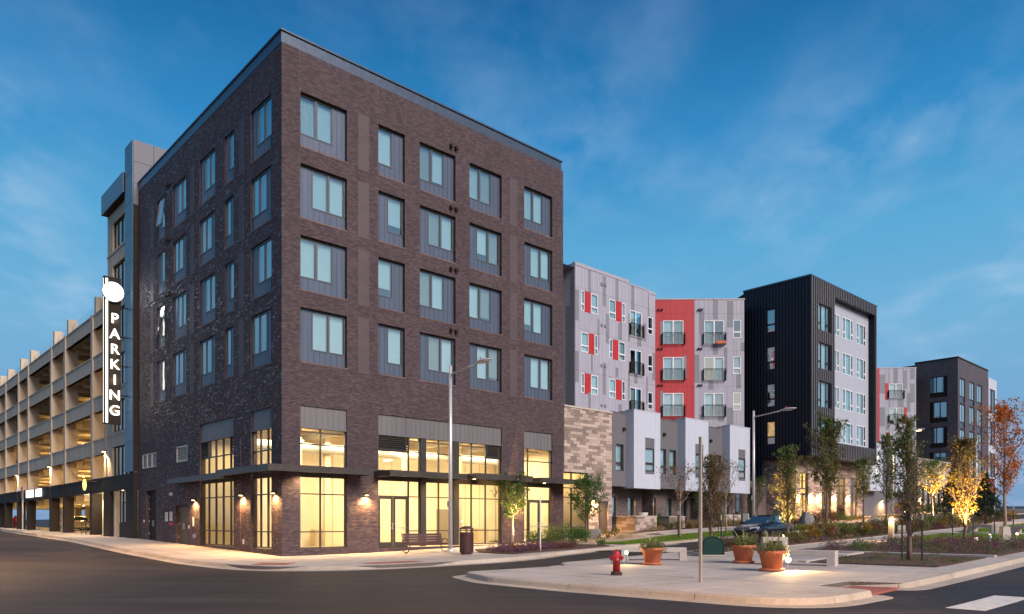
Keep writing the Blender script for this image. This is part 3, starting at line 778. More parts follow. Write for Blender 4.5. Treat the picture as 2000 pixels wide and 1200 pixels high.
def louvre(f, a0, a1, z0, z1, o=-.1, n=6, mat=mFRAME, fr=.05):
    g = MB(); f.box(g, a0, a1, o - .06, o, z0, z0 + fr); f.box(g, a0, a1, o - .06, o, z1 - fr, z1); f.box(g, a0, a0 + fr, o - .06, o, z0 + fr, z1 - fr); f.box(g, a1 - fr, a1, o - .06, o, z0 + fr, z1 - fr)
    w = g.build('louvre', mat, bb)
    for i in range(n):
        z = z0 + fr + (z1 - z0 - 2 * fr) * (i + .5) / n; h = (z1 - z0 - 2 * fr) / n
        g = MB(); P = [f.p(a0 + fr, o - .02, z - h * .35), f.p(a1 - fr, o - .02, z - h * .35), f.p(a1 - fr, o - .12, z + h * .45), f.p(a0 + fr, o - .12, z + h * .45)]
        g.quad(*P); Q = [(p[0], p[1], p[2] + .018) for p in P]; g.quad(*Q); g.quad(P[0], P[1], Q[1], Q[0]); g.build('slat', mat, w)
    g = MB(); f.quad(g, a0, a1, o - .2, z0, z1); g.build('louvre_back', mDARKROOM, w)
zR = [.31, 1.06, 2.85, 3.66]; zU = [4.16, 5.20, 5.95]
for f, ops in ((FR, Ro), (FL, Lo)):
    for (a0, a1, z0, z1) in ops:
        fascia(f, a0, a1, 6.0, z1)
        g = MB(); f.box(g, a0, a1, -.22, -.10, 3.66, 4.16); g.build('transom_band', mFRAME, bb)
storefront(FR, [.96, 2.03, 3.35], zR); storefront(FR, [.96, 2.03, 3.35], zU)
S = lambda u: s_of(u, 0)
# the wide middle opening: doors, sidelight, piers
d0, d1, sl = 5.19, S(801), S(822)
storefront(FR, [d1, sl], zR); storefront(FR, [d0, d1, sl], [2.85, 3.66]); storefront(FR, [d0, d1], [4.16, 5.17]); storefront(FR, [d1, sl], zU)
louvre(FR, d0, d1, 5.20, 5.95)
for u0, u1 in ((822, 834), (886, 898)):
    g = MB(); FR.box(g, S(u0) + .03, S(u1) - .03, -.20, -.02, .25, 5.97); g.build('metal_pier', mFRAME, bb)
storefront(FR, [S(834), S(860), S(886)], zR); storefront(FR, [S(834), S(860), S(886)], zU)
storefront(FR, [S(898), S(924), S(951.5), 13.47], zR); storefront(FR, [S(898), S(924), S(952)], zU); storefront(FR, [S(952), 13.47], [4.16, 5.17])
louvre(FR, S(953), 13.45, 5.20, 5.95)
# right-hand opening
storefront(FR, [15.35, S(1034), 17.68], zU); storefront(FR, [15.35, S(1034)], zR); storefront(FR, [S(1034), 17.68], [2.85, 3.66])
def doors(f, a0, a1, z0, z1, n=2, gm=mSHOPG, fm=mFRAME, o=-.13, par=None):
    par = par or bb
    w = (a1 - a0) / n
    for i in range(n):
        x0 = a0 + i * w + .02; x1 = a0 + (i + 1) * w - .02
        g = MB(); st = .11
        f.box(g, x0, x0 + st, o - .05, o, z0, z1); f.box(g, x1 - st, x1, o - .05, o, z0, z1); f.box(g, x0 + st, x1 - st, o - .05, o, z0, z0 + .28); f.box(g, x0 + st, x1 - st, o - .05, o, z1 - .12, z1)
        d = g.build('glass_door', fm, par)
        g = MB(); f.quad(g, x0 + st, x1 - st, o - .025, z0 + .28, z1 - .12); g.build('pane', gm, d)
        g = MB(); f.box(g, x0 + st, x1 - st, o, o + .03, z0 + .98, z0 + 1.03); hx = x1 - st * .6 if i == 0 else x0 + st * .6
        g.tube([f.p(hx, o + .0, z0 + .95), f.p(hx, o + .07, z0 + .95), f.p(hx, o + .07, z0 + 1.25), f.p(hx, o, z0 + 1.25)], .014, 6); g.build('push_bar', mSTEEL, d)
doors(FR, d0 + .03, d1 - .03, .22, 2.82); doors(FR, S(1034) + .03, 17.65, .25, 2.82)
# left facade windows
storefront(FL, [1.10, 1.75, 2.55, 3.32], zR, gm=mSHOPG); storefront(FL, [1.10, 1.75, 2.55, 3.32], [4.16, 4.95, 5.95])
b4 = [5.49, 6.15, 7.15, 8.15, 9.15, 10.07]
storefront(FL, b4, zR); storefront(FL, b4[1:-1], [4.16, 5.05, 5.95]); storefront(FL, b4[:2], [4.16, 5.05]); storefront(FL, b4[-2:], [4.16, 5.05])
louvre(FL, b4[0], b4[1], 5.08, 5.95, n=5); louvre(FL, b4[-2], b4[-1], 5.08, 5.95, n=5)
mWVENT = M('white_louvre', (.62, .52, .46), .6)
louvre(FL, 12.05, 13.9, 5.05, 6.0, o=-.02, n=7, mat=mWVENT, fr=.10)
for i in range(3): louvre(FL, 17.55 + i * .93, 17.55 + i * .93 + .90, 5.02, 5.96, o=-.02, n=11, mat=mWVENT, fr=.07)
for (a0, a1, z0, z1), dm_ in zip(Ldoor, (mBLACKM, M('olive_door', (.11, .085, .05), .5))):
    n = 2
    for i in range(n):
        w = (a1 - a0) / n
        g = MB(); FL.box(g, a0 + i * w + .012, a0 + (i + 1) * w - .012, -.26, -.20, z0, z1 - .03); d = g.build('metal_door', dm_, bb)
        g = MB(); x = a0 + w + (.12 if i else -.12); g.tube([FL.p(x, -.20, z0 + .85), FL.p(x, -.13, z0 + .85), FL.p(x, -.13, z0 + 1.2), FL.p(x, -.20, z0 + 1.2)], .018, 6)
        for hz in (.3, 1.1, 1.9, 2.7):
            if z0 + hz < z1: FL.box(g, (a0 + .03 if i == 0 else a1 - .06), (a0 + .06 if i == 0 else a1 - .03), -.20, -.16, z0 + hz, z0 + hz + .14)
        g.build('handle', mSTEEL, d)
# small wall fittings near the doors
def plate(f, a, z, w, h, mat, name, o=.03):
    g = MB(); f.box(g, a - w / 2, a + w / 2, .001, o, z - h / 2, z + h / 2); return g.build(name, mat, bb)
mREDS = M('red_sign_face', (.45, .03, .03), .5)
def notice(a, z, mat, rows, rc):
    p = plate(FL, a, z, .42, .55, mat, 'notice_board')
    for i in range(rows): g = MB(); FL.box(g, a - .15, a + .15, .031, .034, z + .2 - i * .1 - .02, z + .2 - i * .1 + .012); g.build('notice_line', rc, p)
notice(15.55, 1.85, mSIGNW, 4, mPOSTW); notice(14.75, 1.88, mSIGNW, 4, mREDS)
p = plate(FL, 14.75, 1.42, .72, .18, mREDS, 'red_notice')
plate(FL, 11.05, 1.55, .18, .52, mSIGNW, 'letter_plate'); plate(FL, 11.75, 1.25, .12, .18, mSIGNW, 'door_entry_pad'); plate(FL, 10.75, .75, .22, .22, mSTEEL, 'wall_spigot', .12)
plate(FL, 14.6, 3.2, .22, .2, mSTEEL, 'wall_camera', .14); plate(FL, 4.2, .55, .14, .26, mSIGNW, 'power_box'); plate(FL, 19.9, 1.6, .12, .16, mSIGNW, 'door_entry_pad')
# conduits beside the lamps
for a in (4.55,): g = MB(); FL.box(g, a - .012, a + .012, 0, .02, .3, 5.8); g.build('conduit', mSOLDIER, bb)
# wall lamps
def wall_lamp(par, f, a, z, e=22, w=.16, col=(1, .56, .20)):
    g = MB(); f.box(g, a - w / 2, a + w / 2, .0, .06, z - .02, z + .12); f.box(g, a - w / 2, a + w / 2, .06, .22, z + .04, z + .12); l = g.build('wall_lamp', mBLACKM, par)
    g = MB(); f.box(g, a - w / 2 + .02, a + w / 2 - .02, .07, .20, z + .015, z + .038); g.build('lamp_lens', eWARM, l)
    P = f.p(a, .15, z - .03); lamp('wall_lamp_light', 'SPOT', P, e * 34, col, l, .05, 160, (0, 0, -1), .9); return l
wall_lamp(bb, FL, 10.75, 2.72); wall_lamp(bb, FL, 4.25, 2.82); wall_lamp(bb, FL, .62, 2.82)
wall_lamp(bb, FR, 4.4, 2.82); wall_lamp(bb, FR, 14.55, 2.62)
# canopies
def canopy(a0, a1, p, f, z=3.78, h=.30):
    g = MB(); f.box(g, a0, a1, p - .09, p, z, z + h); f.box(g, a0, a0 + .08, .02, p - .09, z, z + h); f.box(g, a1 - .08, a1, .02, p - .09, z, z + h)
    f.box(g, a0 + .08, a1 - .08, .02, p - .09, z + h * .55, z + h * .72)
    c = g.build('canopy', mCANOPY, bb); a = a0 + .5
    while a < a1 - .2: g = MB(); f.box(g, a, a + .06, .02, p - .09, z + .06, z + h * .55); g.build('canopy_rib', mCANOPY, c); a += 1.0
    return c
c = canopy(-1.2, 4.12, 1.2, FR); canopy(.02, 4.75, 1.2, FL); canopy(4.78, 13.1, .78, FL, 3.72, .30)
canopy(4.89, 9.76, 1.47, FR); canopy(9.79, 13.9, 2.2, FR, 3.80); canopy(15.22, 20.6, 1.47, FR, 3.82)
# lamps under the canopies
def soffit(a, o, f=FR, e=26):
    g = MB(); P = f.p(a, o, 3.9); g.cbox(P[0], P[1], 3.89, .14, .14, .05); l = g.build('soffit_lamp', mBLACKM, bb)
    g = MB(); g.cbox(P[0], P[1], 3.855, .11, .11, .02); g.build('lamp_lens', eWARM, l); lamp('soffit_light', 'SPOT', (P[0], P[1], 3.82), e * 12, (1, .7, .36), l, .05, 150, (0, 0, -1), .8)
soffit(.95, .45); soffit(5.4, .7); soffit(8.6, .7); soffit(10.6, 1.0); soffit(16.4, .6)
# stone base and skirting
g = MB(); FR.box(g, 0, .93, -.0, .03, .0, .28); 
# shop interior
g = MB(); z0, z1 = .2, 6.4
for P in (((.33, .33), (SE - .3, .33)), ((SE - .3, .33), (SE - .3, 11.5)), ((SE - .3, 11.5), (.33, 11.5)), ):
    if P[0][1] == .33 and P[1][1] == .33: continue
    g.quad((*P[0], z0), (*P[1], z0), (*P[1], z1), (*P[0], z1))
g.quad((.33, .33, z1), (SE - .3, .33, z1), (SE - .3, 11.5, z1), (.33, 11.5, z1))
g.build('shop_inner_wall', mCREAM, bb)
g = MB(); g.quad((.33, .33, z0), (SE - .3, .33, z0), (SE - .3, 11.5, z0), (.33, 11.5, z0)); g.build('shop_floor', mSHOPFLOOR, bb)
g = MB(); g.box(.36, SE - .4, 6.0, 6.12, .2, 6.4); g.build('shop_partition', mCREAM, bb)
for x, y in ((2.6, 3.6), (9.0, 3.2), (13.0, 3.4), (5.0, 5.0)):
    g = MB(); g.box(x - .15, x + .15, y - .15, y + .15, .2, 6.4); g.build('shop_column', mCREAM, bb)
for x, y, zz in ((2.2, 2.6, 5.6), (7.3, 2.4, 4.9), (8.9, 3.4, 5.3), (12.2, 2.8, 5.4), (16.5, 3.0, 5.4), (5.6, 2.2, 4.5), (2.6, 8.5, 5.6)):
    g = MB(); g.cbox(x, y, zz, .16, .62, .06); l = g.build('shop_ceiling_lamp', eTUBE, bb)
mDUCT = M('galvanised_duct', (.50, .48, .44), .5, .4); mDRY = M('drywall_tape', (.62, .50, .32), .9); mGREYD = M('shop_back_door', (.30, .25, .18), .6)
g = MB(); g.tube([(.6, 4.6, 5.5), (18.0, 4.6, 5.5)], .26, 12); g.build('air_duct', mDUCT, bb)
g = MB(); g.tube([(.6, 1.6, 5.95), (18.0, 1.6, 5.95)], .05, 6); g.build('sprinkler_pipe', mDUCT, bb)
for x in (3.9, 7.6, 11.2, 14.6): g = MB(); g.box(x, x + .18, .5, 5.9, 5.98, 6.3); g.build('ceiling_beam', mDUCT, bb)
for x in (1.5, 2.72, 3.94, 5.9, 7.12, 8.34, 9.9, 11.12, 12.34, 14.4, 15.62, 16.84): g = MB(); g.box(x, x + .07, 5.985, 5.998, .2, 5.9); g.build('wall_seam', mDRY, bb)
for x in (7.6, 13.3): g = MB(); g.box(x, x + 1.0, 5.96, 5.998, .2, 2.35); g.build('shop_back_door', mGREYD, bb)
for x in (4.4, 16.0): g = MB(); g.box(x, x + .9, 5.1, 5.7, .2, 1.1); g.build('packing_crate', mDRY, bb)
for x in (2.2, 6.4, 10.6, 15.6): lamp('shop_light', 'AREA', (x, 3.0, 5.9), 600, (1, .80, .50), bb, 3.4, direction=(0, 0, -1), sy=3.6)
lamp('shop_light', 'AREA', (2.3, 8.6, 6.1), 260, (1, .78, .40), bb, 3, direction=(0, 0, -1), sy=4.0)
g = MB(); g.box(.36, SE - .4, .5, 5.9, 6.30, 6.36); 

# ================================================================== stair tower of the garage
tw = thing('stair_tower', 'concrete stair tower with blue-grey metal fin and overhanging flat roof left of the brick building', 'tower', 0, TE, 0, local=False)
FINS = -.35
def panels(par, f, a0, a1, z0, z1, na, nz, o, mat, gap=.012, name='metal_panel', th=.04):
    for i in range(na):
        for j in range(nz):
            g = MB(); x0 = a0 + (a1 - a0) * i / na; x1 = a0 + (a1 - a0) * (i + 1) / na; y0 = z0 + (z1 - z0) * j / nz; y1 = z0 + (z1 - z0) * (j + 1) / nz
            f.box(g, x0 + gap, x1 - gap, o - th, o, y0 + gap, y1 - gap); g.build(name, mat, par)
g = MB(); g.box(FINS + .03, 0.6, TE + .03, 22.87, 5.0, 26.87); g.box(FINS + .03, 5.0, TE + .03, TE + .6, 23.0, 26.87)
g.build('fin_core', mBLACKM, tw)
panels(tw, Fac('L', FINS), TE, 22.9, 4.9, 26.9, 1, 11, 0, mNAVYFIN); panels(tw, Fac('R', TE), FINS + .05, 4.8, 22.6, 26.9, 4, 3, 0, mGREYTILE)
panels(tw, Fac('R', TE), FINS + .05, -.01, 4.9, 22.6, 1, 9, 0, mBLACKM)
# roof slab
FA = Fac('L', -.45)
g = MB(); g.box(-.42, 7, 22.95, 28.25, 23.98, 25.3); g.build('roof', mBLACKM, tw)
panels(tw, FA, 22.93, 28.3, 23.95, 25.36, 5, 1, 0, mNAVYFIN); panels(tw, Fac('R', 28.3), -.45, 6, 23.95, 25.36, 5, 1, -.04, mNAVYFIN)
rows = [(4.75, 6.95), (8.0, 10.25), (11.25, 13.5), (14.5, 16.75), (17.75, 20.0), (21.1, 23.1)]
hs = [(23.3, 27.15, a, b) for a, b in rows] + [(22.95, 26.6, .5, 3.85)]
g = MB(); wall(g, FL, 22.9, 28.45, 0, 24.0, hs, depth=.3); g.quad((0, 28.45, 0), (7, 28.45, 0), (7, 28.45, 24), (0, 28.45, 24)); g.quad((5, 22.9, 4.5), (5, 28.45, 4.5), (5, 28.45, 24), (5, 22.9, 24)); g.build('concrete_wall', mCONC, tw)
mTOWIN = M('stair_tower_inner_wall', (.55, .52, .45), .8)
for i, (a, b) in enumerate(rows):
    e = [23.33, 24.3, 25.25, 26.2, 27.12]
    w = window(tw, FL, -.12, [(e[k], e[k + 1], a, b) for k in range(4)], mBLACKM, Glass('stair_glass', (.75, .82, .82), .15) if i == 0 else bpy.data.materials['stair_glass'], fw=.09, room=None)
    g = MB(); g.quad((1.8, 23.0, a - .6), (1.8, 28.3, a - .6), (1.8, 28.3, b + .4), (1.8, 23.0, b + .4)); g.build('inner_wall', mTOWIN, tw)
    lamp('stair_light', 'POINT', (.9, 25.2, b - .15), [55, 42, 30, 24, 18, 14][i], (1, .85, .55), tw, .2)
# floor bands
for a, b in rows:
    g = MB(); FL.box(g, 23.1, 28.45, 0, .05, a - .22, a - .04); g.build('sill_band', mCONC, tw)
# ground floor: black cladding, glazing, door
g = MB(); f = FL
f.box(g, TE + .02, 28.6, .02, .30, 3.75, 4.80); f.box(g, TE + .02, 22.9, .02, .28, .2, 3.75); f.box(g, 26.9, 28.2, -1.2, .28, .4, 3.75); f.box(g, 22.9, 25.1, -.1, .1, .4, 1.45)
g.build('black_cladding', mBLACKM, tw)
storeg = MB()
w = window(tw, FL, .08, [(22.95, 23.6, 1.45, 3.72), (23.6, 24.3, 1.45, 3.72), (24.3, 25.0, 1.45, 3.72)], mBLACKM, mSHOPG, fw=.07, room=None)
doors(FL, 25.15, 26.1, .55, 3.0, 1, mSHOPG, mBLACKM, o=-.35, par=tw)
g = MB(); g.quad((2.5, 22.9, .4), (2.5, 26.9, .4), (2.5, 26.9, 3.9), (2.5, 22.9, 3.9)); g.quad((.1, 26.85, .4), (2.5, 26.85, .4), (2.5, 26.85, 3.9), (.1, 26.85, 3.9)); g.quad((-.1, 22.9, 3.74), (3, 22.9, 3.74), (3, 27, 3.74), (-.1, 27, 3.74))
g.build('lobby_wall', mTOWIN, tw); lamp('lobby_light', 'POINT', (1.0, 24.3, 3.2), 60, (1, .85, .55), tw, .15)
for tt in (23.2, 24.2):
    g = MB(); g.cbox(-.12, tt, 3.735, .1, .1, .02); g.build('soffit_lens', eWARM, tw)

# ================================================================== blade sign on the fin
TSG = 22.0
sg = thing('parking_sign', 'tall black blade sign with a round white light and lit letters reading PARKING', 'sign', -1.3, TSG, 8.0, local=False)
g = MB(); g.box(-1.86, -.83, TSG - .0, TSG + .28, 8.02, 17.74); g.build('sign_box', mBLACKM, sg)
g = MB(); g.box(-1.76, -1.62, TSG - .03, TSG - .001, 8.08, 17.6); g.box(-1.868, -1.861, TSG + .04, TSG + .12, 8.08, 17.6); g.build('light_strip', eSIGN, sg)
def disc(name, cx, cz, r, y0, y1, mat, par, n=40):
    g = MB(); b = len(g.v)
    for y in (y0, y1):
        for k in range(n): g.v.append((cx + r * math.cos(2 * math.pi * k / n), y, cz + r * math.sin(2 * math.pi * k / n)))
    g.f.append(tuple(range(n))); g.f.append(tuple(range(n, 2 * n))[::-1]); g.m += [0, 0]
    for k in range(n): g.f.append((k, (k + 1) % n, n + (k + 1) % n, n + k)); g.m.append(0)
    return g.build(name, mat, par)
dd = disc('disc_case', -1.34, 16.72, .66, TSG - .20, TSG - .02, mSTEEL, sg); disc('lit_disc', -1.34, 16.72, .63, TSG - .215, TSG - .201, eDISC, sg)
for z in (15.84, 13.88, 11.93, 9.98): g = MB(); g.tube([(-.84, TSG + .14, z), (-.34, TSG + .14, z)], .045, 6); g.build('bracket', mBLACKM, sg)
def text_mesh(name, txt, size, mat, par, loc, rot, depth=.02, align='CENTER', bold=True):
    cu = bpy.data.curves.new(name, 'FONT'); cu.body = txt; cu.size = size; cu.extrude = depth; cu.align_x = align; cu.align_y = 'CENTER'
    if bold: cu.offset = size * .014
    ob = bpy.data.objects.new(name, cu); dg = bpy.context.evaluated_depsgraph_get()
    C.objects.link(ob); dg.update(); me = bpy.data.meshes.new_from_object(ob.evaluated_get(bpy.context.evaluated_depsgraph_get())); bpy.data.objects.remove(ob)
    me.materials.clear(); me.materials.append(mat); o2 = bpy.data.objects.new(name, me); C.objects.link(o2)
    g0 = ORG.get(par.name, (0, 0, 0)); o2.parent = par; o2.location = tuple(loc[i] - g0[i] for i in range(3)); o2.rotation_euler = rot; ORG[o2.name] = (0, 0, 0); return o2
for i, ch in enumerate('PARKING'):
    text_mesh('letter', ch, .92, eSIGN, sg, (-1.22, TSG - .06, 14.98 - i * 1.015), (math.pi / 2, 0, 0), .03)
    # each letter throws a halo on the board
    lamp('letter_halo', 'POINT', (-1.22, TSG - .12, 14.98 - i * 1.015), 20, (1, .88, .6), sg, .15)
lamp('disc_light', 'AREA', (-1.34, TSG - .3, 16.72), 28, (.92, .9, 1.0), sg, 1.1, direction=(0, -1, 0))

# ================================================================== parking garage
gr = thing('parking_garage', 'open concrete parking garage of five decks with warm lamps and black clad ground floor', 'parking garage', 0, 28.5, 0, local=False)
cols = [28.9, 32.7, 41.6, 46.9, 57.4, 62.6, 70.2, 75.4, 84.0, 89.2]
beam = [(16.45, 17.6), (13.20, 14.35), (9.95, 11.15), (6.65, 7.85)]
GD = 17.0
for i, t in enumerate(cols):
    w = .55 if i else .4
    g = MB(); g.box(-.06, .72, t - w / 2 + .0, t + w / 2, 4.8, 17.62); g.box(.2, .95, t - w / 2 + .02, t + w / 2 - .02, 4.8, 19.1 if i else 17.6); g.build('column', mCONC, gr)
    g = MB(); g.box(-.10, .62, t - w / 2 - .05, t + w / 2 + .05, .3, 3.74); g.build('black_column', mBLACKM, gr)
    for x in (8.5, GD): g = MB(); g.box(x - .35, x + .35, t - .3, t + .3, .3, 16.4); g.build('inner_column', mCONCIN, gr)
for i in range(len(cols) - 1):
    t0, t1 = cols[i] + .28, cols[i + 1] - .28
    for z0, z1 in beam:
        g = MB(); g.box(.04, .30, t0, t1, z0, z1 - .10); g.box(-.02, .36, t0, t1, z1 - .10, z1); g.box(.0, .33, t0, t1, z0, z0 + .03); g.build('parapet_beam', mCONC, gr)
    g = MB(); g.box(-.08, .30, t0, t1, 3.74, 4.80); g.box(-.13, .36, t0 - .0, t1, 4.66, 4.84); g.build('black_beam', mBLACKM, gr)
    # glass guard on the roof deck
    g = MB(); g.quad((.5, t0, 17.6), (.5, t1, 17.6), (.5, t1, 18.7), (.5, t0, 18.7)); g.build('guard_glass', Glass('guard_glass', (.93, .96, .97), .04) if i == 0 else bpy.data.materials['guard_glass'], gr)
for z0, z1 in beam + [(3.74, 4.2)]:
    g = MB(); g.box(.36, GD + .5, 28.6, 90, z0 + .05, z0 + .30)
    t = 30.0
    while t < 89: g.box(.6, GD, t, t + .22, z0 - .45, z0 + .05); t += 2.6
    g.build('deck_slab', mCONCIN, gr)
    g = MB(); g.box(GD, GD + .3, 28.6, 90, z0 + .05, z0 + 1.1); g.build('back_parapet', mCONCIN, gr)
g = MB(); g.box(4.8, 5.0, 28.6, 34.0, .3, 16.4); g.build('stair_wall', mCONCIN, gr)
g = MB(); g.quad((1.6, 28.6, .4), (1.6, 32.4, .4), (1.6, 32.4, 3.8), (1.6, 28.6, 3.8)); g.quad((1.6, 32.4, .4), (1.2, 36.2, .4), (1.2, 36.2, 3.8), (1.6, 32.4, 3.8)); g.build('entrance_wall', mWHITEWALL, gr)
lamp('entrance_light', 'POINT', (.5, 30.9, 3.3), 200, (1, .80, .48), gr, .2); lamp('entrance_light', 'POINT', (.4, 35.6, 3.3), 240, (1, .80, .48), gr, .2)
# ramp seen through the second level and its rails
for k in range(7):
    g = MB(); g.tube([(3.2, 28.9, 5.1 + k * .19 + .9), (3.2, 41.0, 5.1 + k * .19)], .02, 4); g.build('ramp_cable', mSTEEL, gr)
g = MB(); g.box(8.6, 8.9, 29, 42, 4.3, 5.4); g.build('ramp_wall', M('yellow_painted_wall', (.55, .42, .08), .8), gr)
# deck lamps
for zi, zc in enumerate((3.2, 6.1, 9.4, 12.65, 15.9)):
    for t in (31, 37.5, 44.5, 52.0, 60.0, 67.0, 76.5):
        e = [58, 75, 40, 20, 10][zi] * (1.2 if t < 45 else 1.0)
        if zi >= 3 and t in (37.5, 52.0, 67.0): continue
        g = MB(); g.cbox(3.8, t, zc, .1, .3, .05); l = g.build('deck_lamp', eWARMS if zi < 3 else mSTEEL, gr); lamp('deck_light', 'POINT', (3.8, t, zc - .12), e * 5.5, (1, .66, .26), l, .12)
# facade lamps (bright down-lights on the columns)
def column_lamp(t, z, par=gr):
    g = MB(); g.box(-.32, -.06, t - .14, t + .14, z, z + .1); l = g.build('column_lamp', mBLACKM, par); g = MB(); g.box(-.29, -.10, t - .10, t + .10, z - .03, z - .001); g.build('lamp_lens', eWARM, l)
    lamp('column_light', 'SPOT', (-.2, t, z - .06), 1300, (1, .70, .36), l, .05, 120, (.12, 0, -1), .6)
column_lamp(28.75, 6.75); column_lamp(46.9, 6.6); column_lamp(62.6, 6.55)
# oval sign, lit yellow
ov = thing('oval_sign', 'glowing yellow oval sign hung over the garage stair entrance', 'sign', -1.1, 30.9, 4.1, local=False)
f_ = MB(); n = 28
for y in (30.86, 30.94):
    for k in range(n): f_.v.append((-.95 + .13 * math.cos(2 * math.pi * k / n), y, 4.35 + .44 * math.sin(2 * math.pi * k / n)))
f_.f += [tuple(range(n)), tuple(range(n, 2 * n))[::-1]] + [(k, (k + 1) % n, n + (k + 1) % n, n + k) for k in range(n)]; f_.m = [0] * len(f_.f); f_.build('oval_face', eYEL, ov)
g = MB(); g.tube([(-.95, 30.95, 4.6), (-.1, 30.95, 4.6)], .04, 6); g.cbox(-.95, 30.98, 4.35, .1, .06, .8); g.build('bracket', mBLACKM, ov)
# lit letters over the vehicle entrance
es = thing('entrance_sign', 'white lit lettering panels on the black beam over the garage vehicle entrance', 'sign', -.2, 52, 4.0, local=False)
for a, b in ((53.9, 57.1), (50.2, 52.5)):
    g = MB(); g.box(-.26, -.14, a, b, 4.0, 4.75); g.build('lit_panel', eWHITE, es)
# clearance bar
cb = thing('height_bar', 'pale clearance post and rail just inside the garage entrance', 'barrier', 1.6, 50.5)
MB().tube([(0, 0, 0), (0, 0, 2.1)], .06, 8).build('post', mPOLE, cb); MB().tube([(0, -3.2, 1.95), (0, 3.2, 1.95)], .05, 8).build('rail', mPOLE, cb); MB().tube([(0, -3.2, 1.55), (0, 3.2, 1.55)], .04, 8).build('rail', mPOLE, cb)
# railing by the stair entrance
rl = thing('hand_railing', 'dark metal railing beside the garage stair entrance', 'railing', -.3, 33.4)
g = MB()
for y in (-1.4, -.1, 1.2): g.tube([(0, y, 0), (0, y, 1.05)], .03, 6)
g.build('post', mBLACKM, rl)
for k in range(6): g = MB(); g.tube([(0, -1.4, .2 + k * .17), (0, 1.2, .2 + k * .17)], .02 if k < 5 else .035, 5); g.build('rail', mBLACKM, rl)

# ================================================================== stone-clad unit next to the brick building
STC = [(.46, .35, .295), (.50, .39, .33), (.42, .32, .27), (.22, .165, .14), (.25, .19, .16), (.28, .215, .185)]
mST = [M('stone_block_%s' % n, c, .88, var=.12, scale=6, bump=.4, bscale=30) for n, c in zip(('buff', 'cream', 'sand', 'umber', 'taupe', 'fawn'), STC)]
def stone_face(par, f, a0, a1, z0, z1, holes, bw=.58, bh=.2, th=.05, seed=1, name='stone_block'):
    rs = random.Random(seed); cache = {}
    z = z0; r = 0; n = 0
    while z < z1 - .03:
        h = min(bh, z1 - z); a = a0 - (bw / 2 if r % 2 else 0)
        while a < a1 - .02:
            x0, x1 = max(a, a0), min(a + bw, a1)
            seg = [(x0, x1)]
            for hh in holes:
                if hh[2] < z + h * .6 and hh[3] > z + h * .4:
                    ns = []
                    for p, q in seg:
                        if hh[1] <= p or hh[0] >= q: ns.append((p, q)); continue
                        if hh[0] > p + .05: ns.append((p, hh[0]))
                        if hh[1] < q - .05: ns.append((hh[1], q))
                    seg = ns
            for p, q in seg:
                g = MB(); o = rs.choice((0, .006, .012)); f.box(g, p + .005, q - .005, -th, o, z + .005, z + h - .005)
                w = rs.random(); m = rs.choice(mST[:3]) if w < .55 else rs.choice(mST[3:]); g.build(name, m, par); n += 1
            a += bw
        z += bh; r += 1
    return n
su = thing('stone_clad_building', 'low building clad in buff and taupe stone blocks between the brick building and the townhouses', 'building', 18.75, 0, .3, local=False)
shole = [(18.75, 21.05, .2, 4.7), (22.05, 23.0, .85, 2.92)]
g = MB(); wall(g, Fac('R', .045), 18.72, 23.4, 0, 8.8, shole, depth=.25); g.box(18.72, 23.35, 3.0, 8.0, 0, 8.7); g.quad((23.4, .045, 0), (23.4, 3, 0), (23.4, 3, 8.8), (23.4, .045, 8.8)); g.quad((18.72, .05, 8.8), (23.4, .05, 8.8), (23.4, 8, 8.8), (18.72, 8, 8.8))
g.build('backing_wall', mJOINT, su)
stone_face(su, FR, 18.76, 23.4, .3, 8.8, shole)
g = MB(); FR.box(g, 18.73, 23.43, -.35, .05, 8.8, 8.9); g.build('coping', mPRECAST, su)
def front(par, f, bays, zs, o=-.14, fm=mFRAME, gm=mSHOPG, nm='shop_window'):
    fb = MB()
    for a in bays: f.box(fb, a - .03, a + .03, o - .1, o, zs[0], zs[-1])
    for z in zs: f.box(fb, bays[0] + .03, bays[-1] - .03, o - .095, o - .004, z - .03, z + .03)
    w = fb.build(nm, fm, par)
    for i in range(len(bays) - 1):
        for j in range(len(zs) - 1):
            g = MB(); f.quad(g, bays[i] + .02, bays[i + 1] - .02, o - .05, zs[j] + .02, zs[j + 1] - .02); g.build('pane', gm, w)
    return w
front(su, FR, [18.8, 19.6, 21.0], [.35, 1.2, 3.1, 3.7]); front(su, FR, [18.8, 19.6, 21.0], [4.12, 4.66])
g = MB(); FR.box(g, 22.07, 22.98, -.16, -.10, .88, 2.90); g.build('metal_door', M('brown_metal_door', (.10, .075, .06), .5), su)
wall_lamp(su, FR, 21.6, 3.0, 30)
g = MB(); g.quad((18.8, 2.9, .2), (23.3, 2.9, .2), (23.3, 2.9, 5.2), (18.8, 2.9, 5.2)); g.quad((21.2, .1, .2), (21.2, 2.9, .2), (21.2, 2.9, 5.2), (21.2, .1, 5.2)); g.quad((18.8, .2, 5.1), (21.2, .2, 5.1), (21.2, 2.9, 5.1), (18.8, 2.9, 5.1)); g.build('inner_wall', mCREAM, su)
lamp('shop_light', 'AREA', (20, 1.6, 5.0), 90, (1, .72, .38), su, 1.5, direction=(0, 0, -1), sy=2)

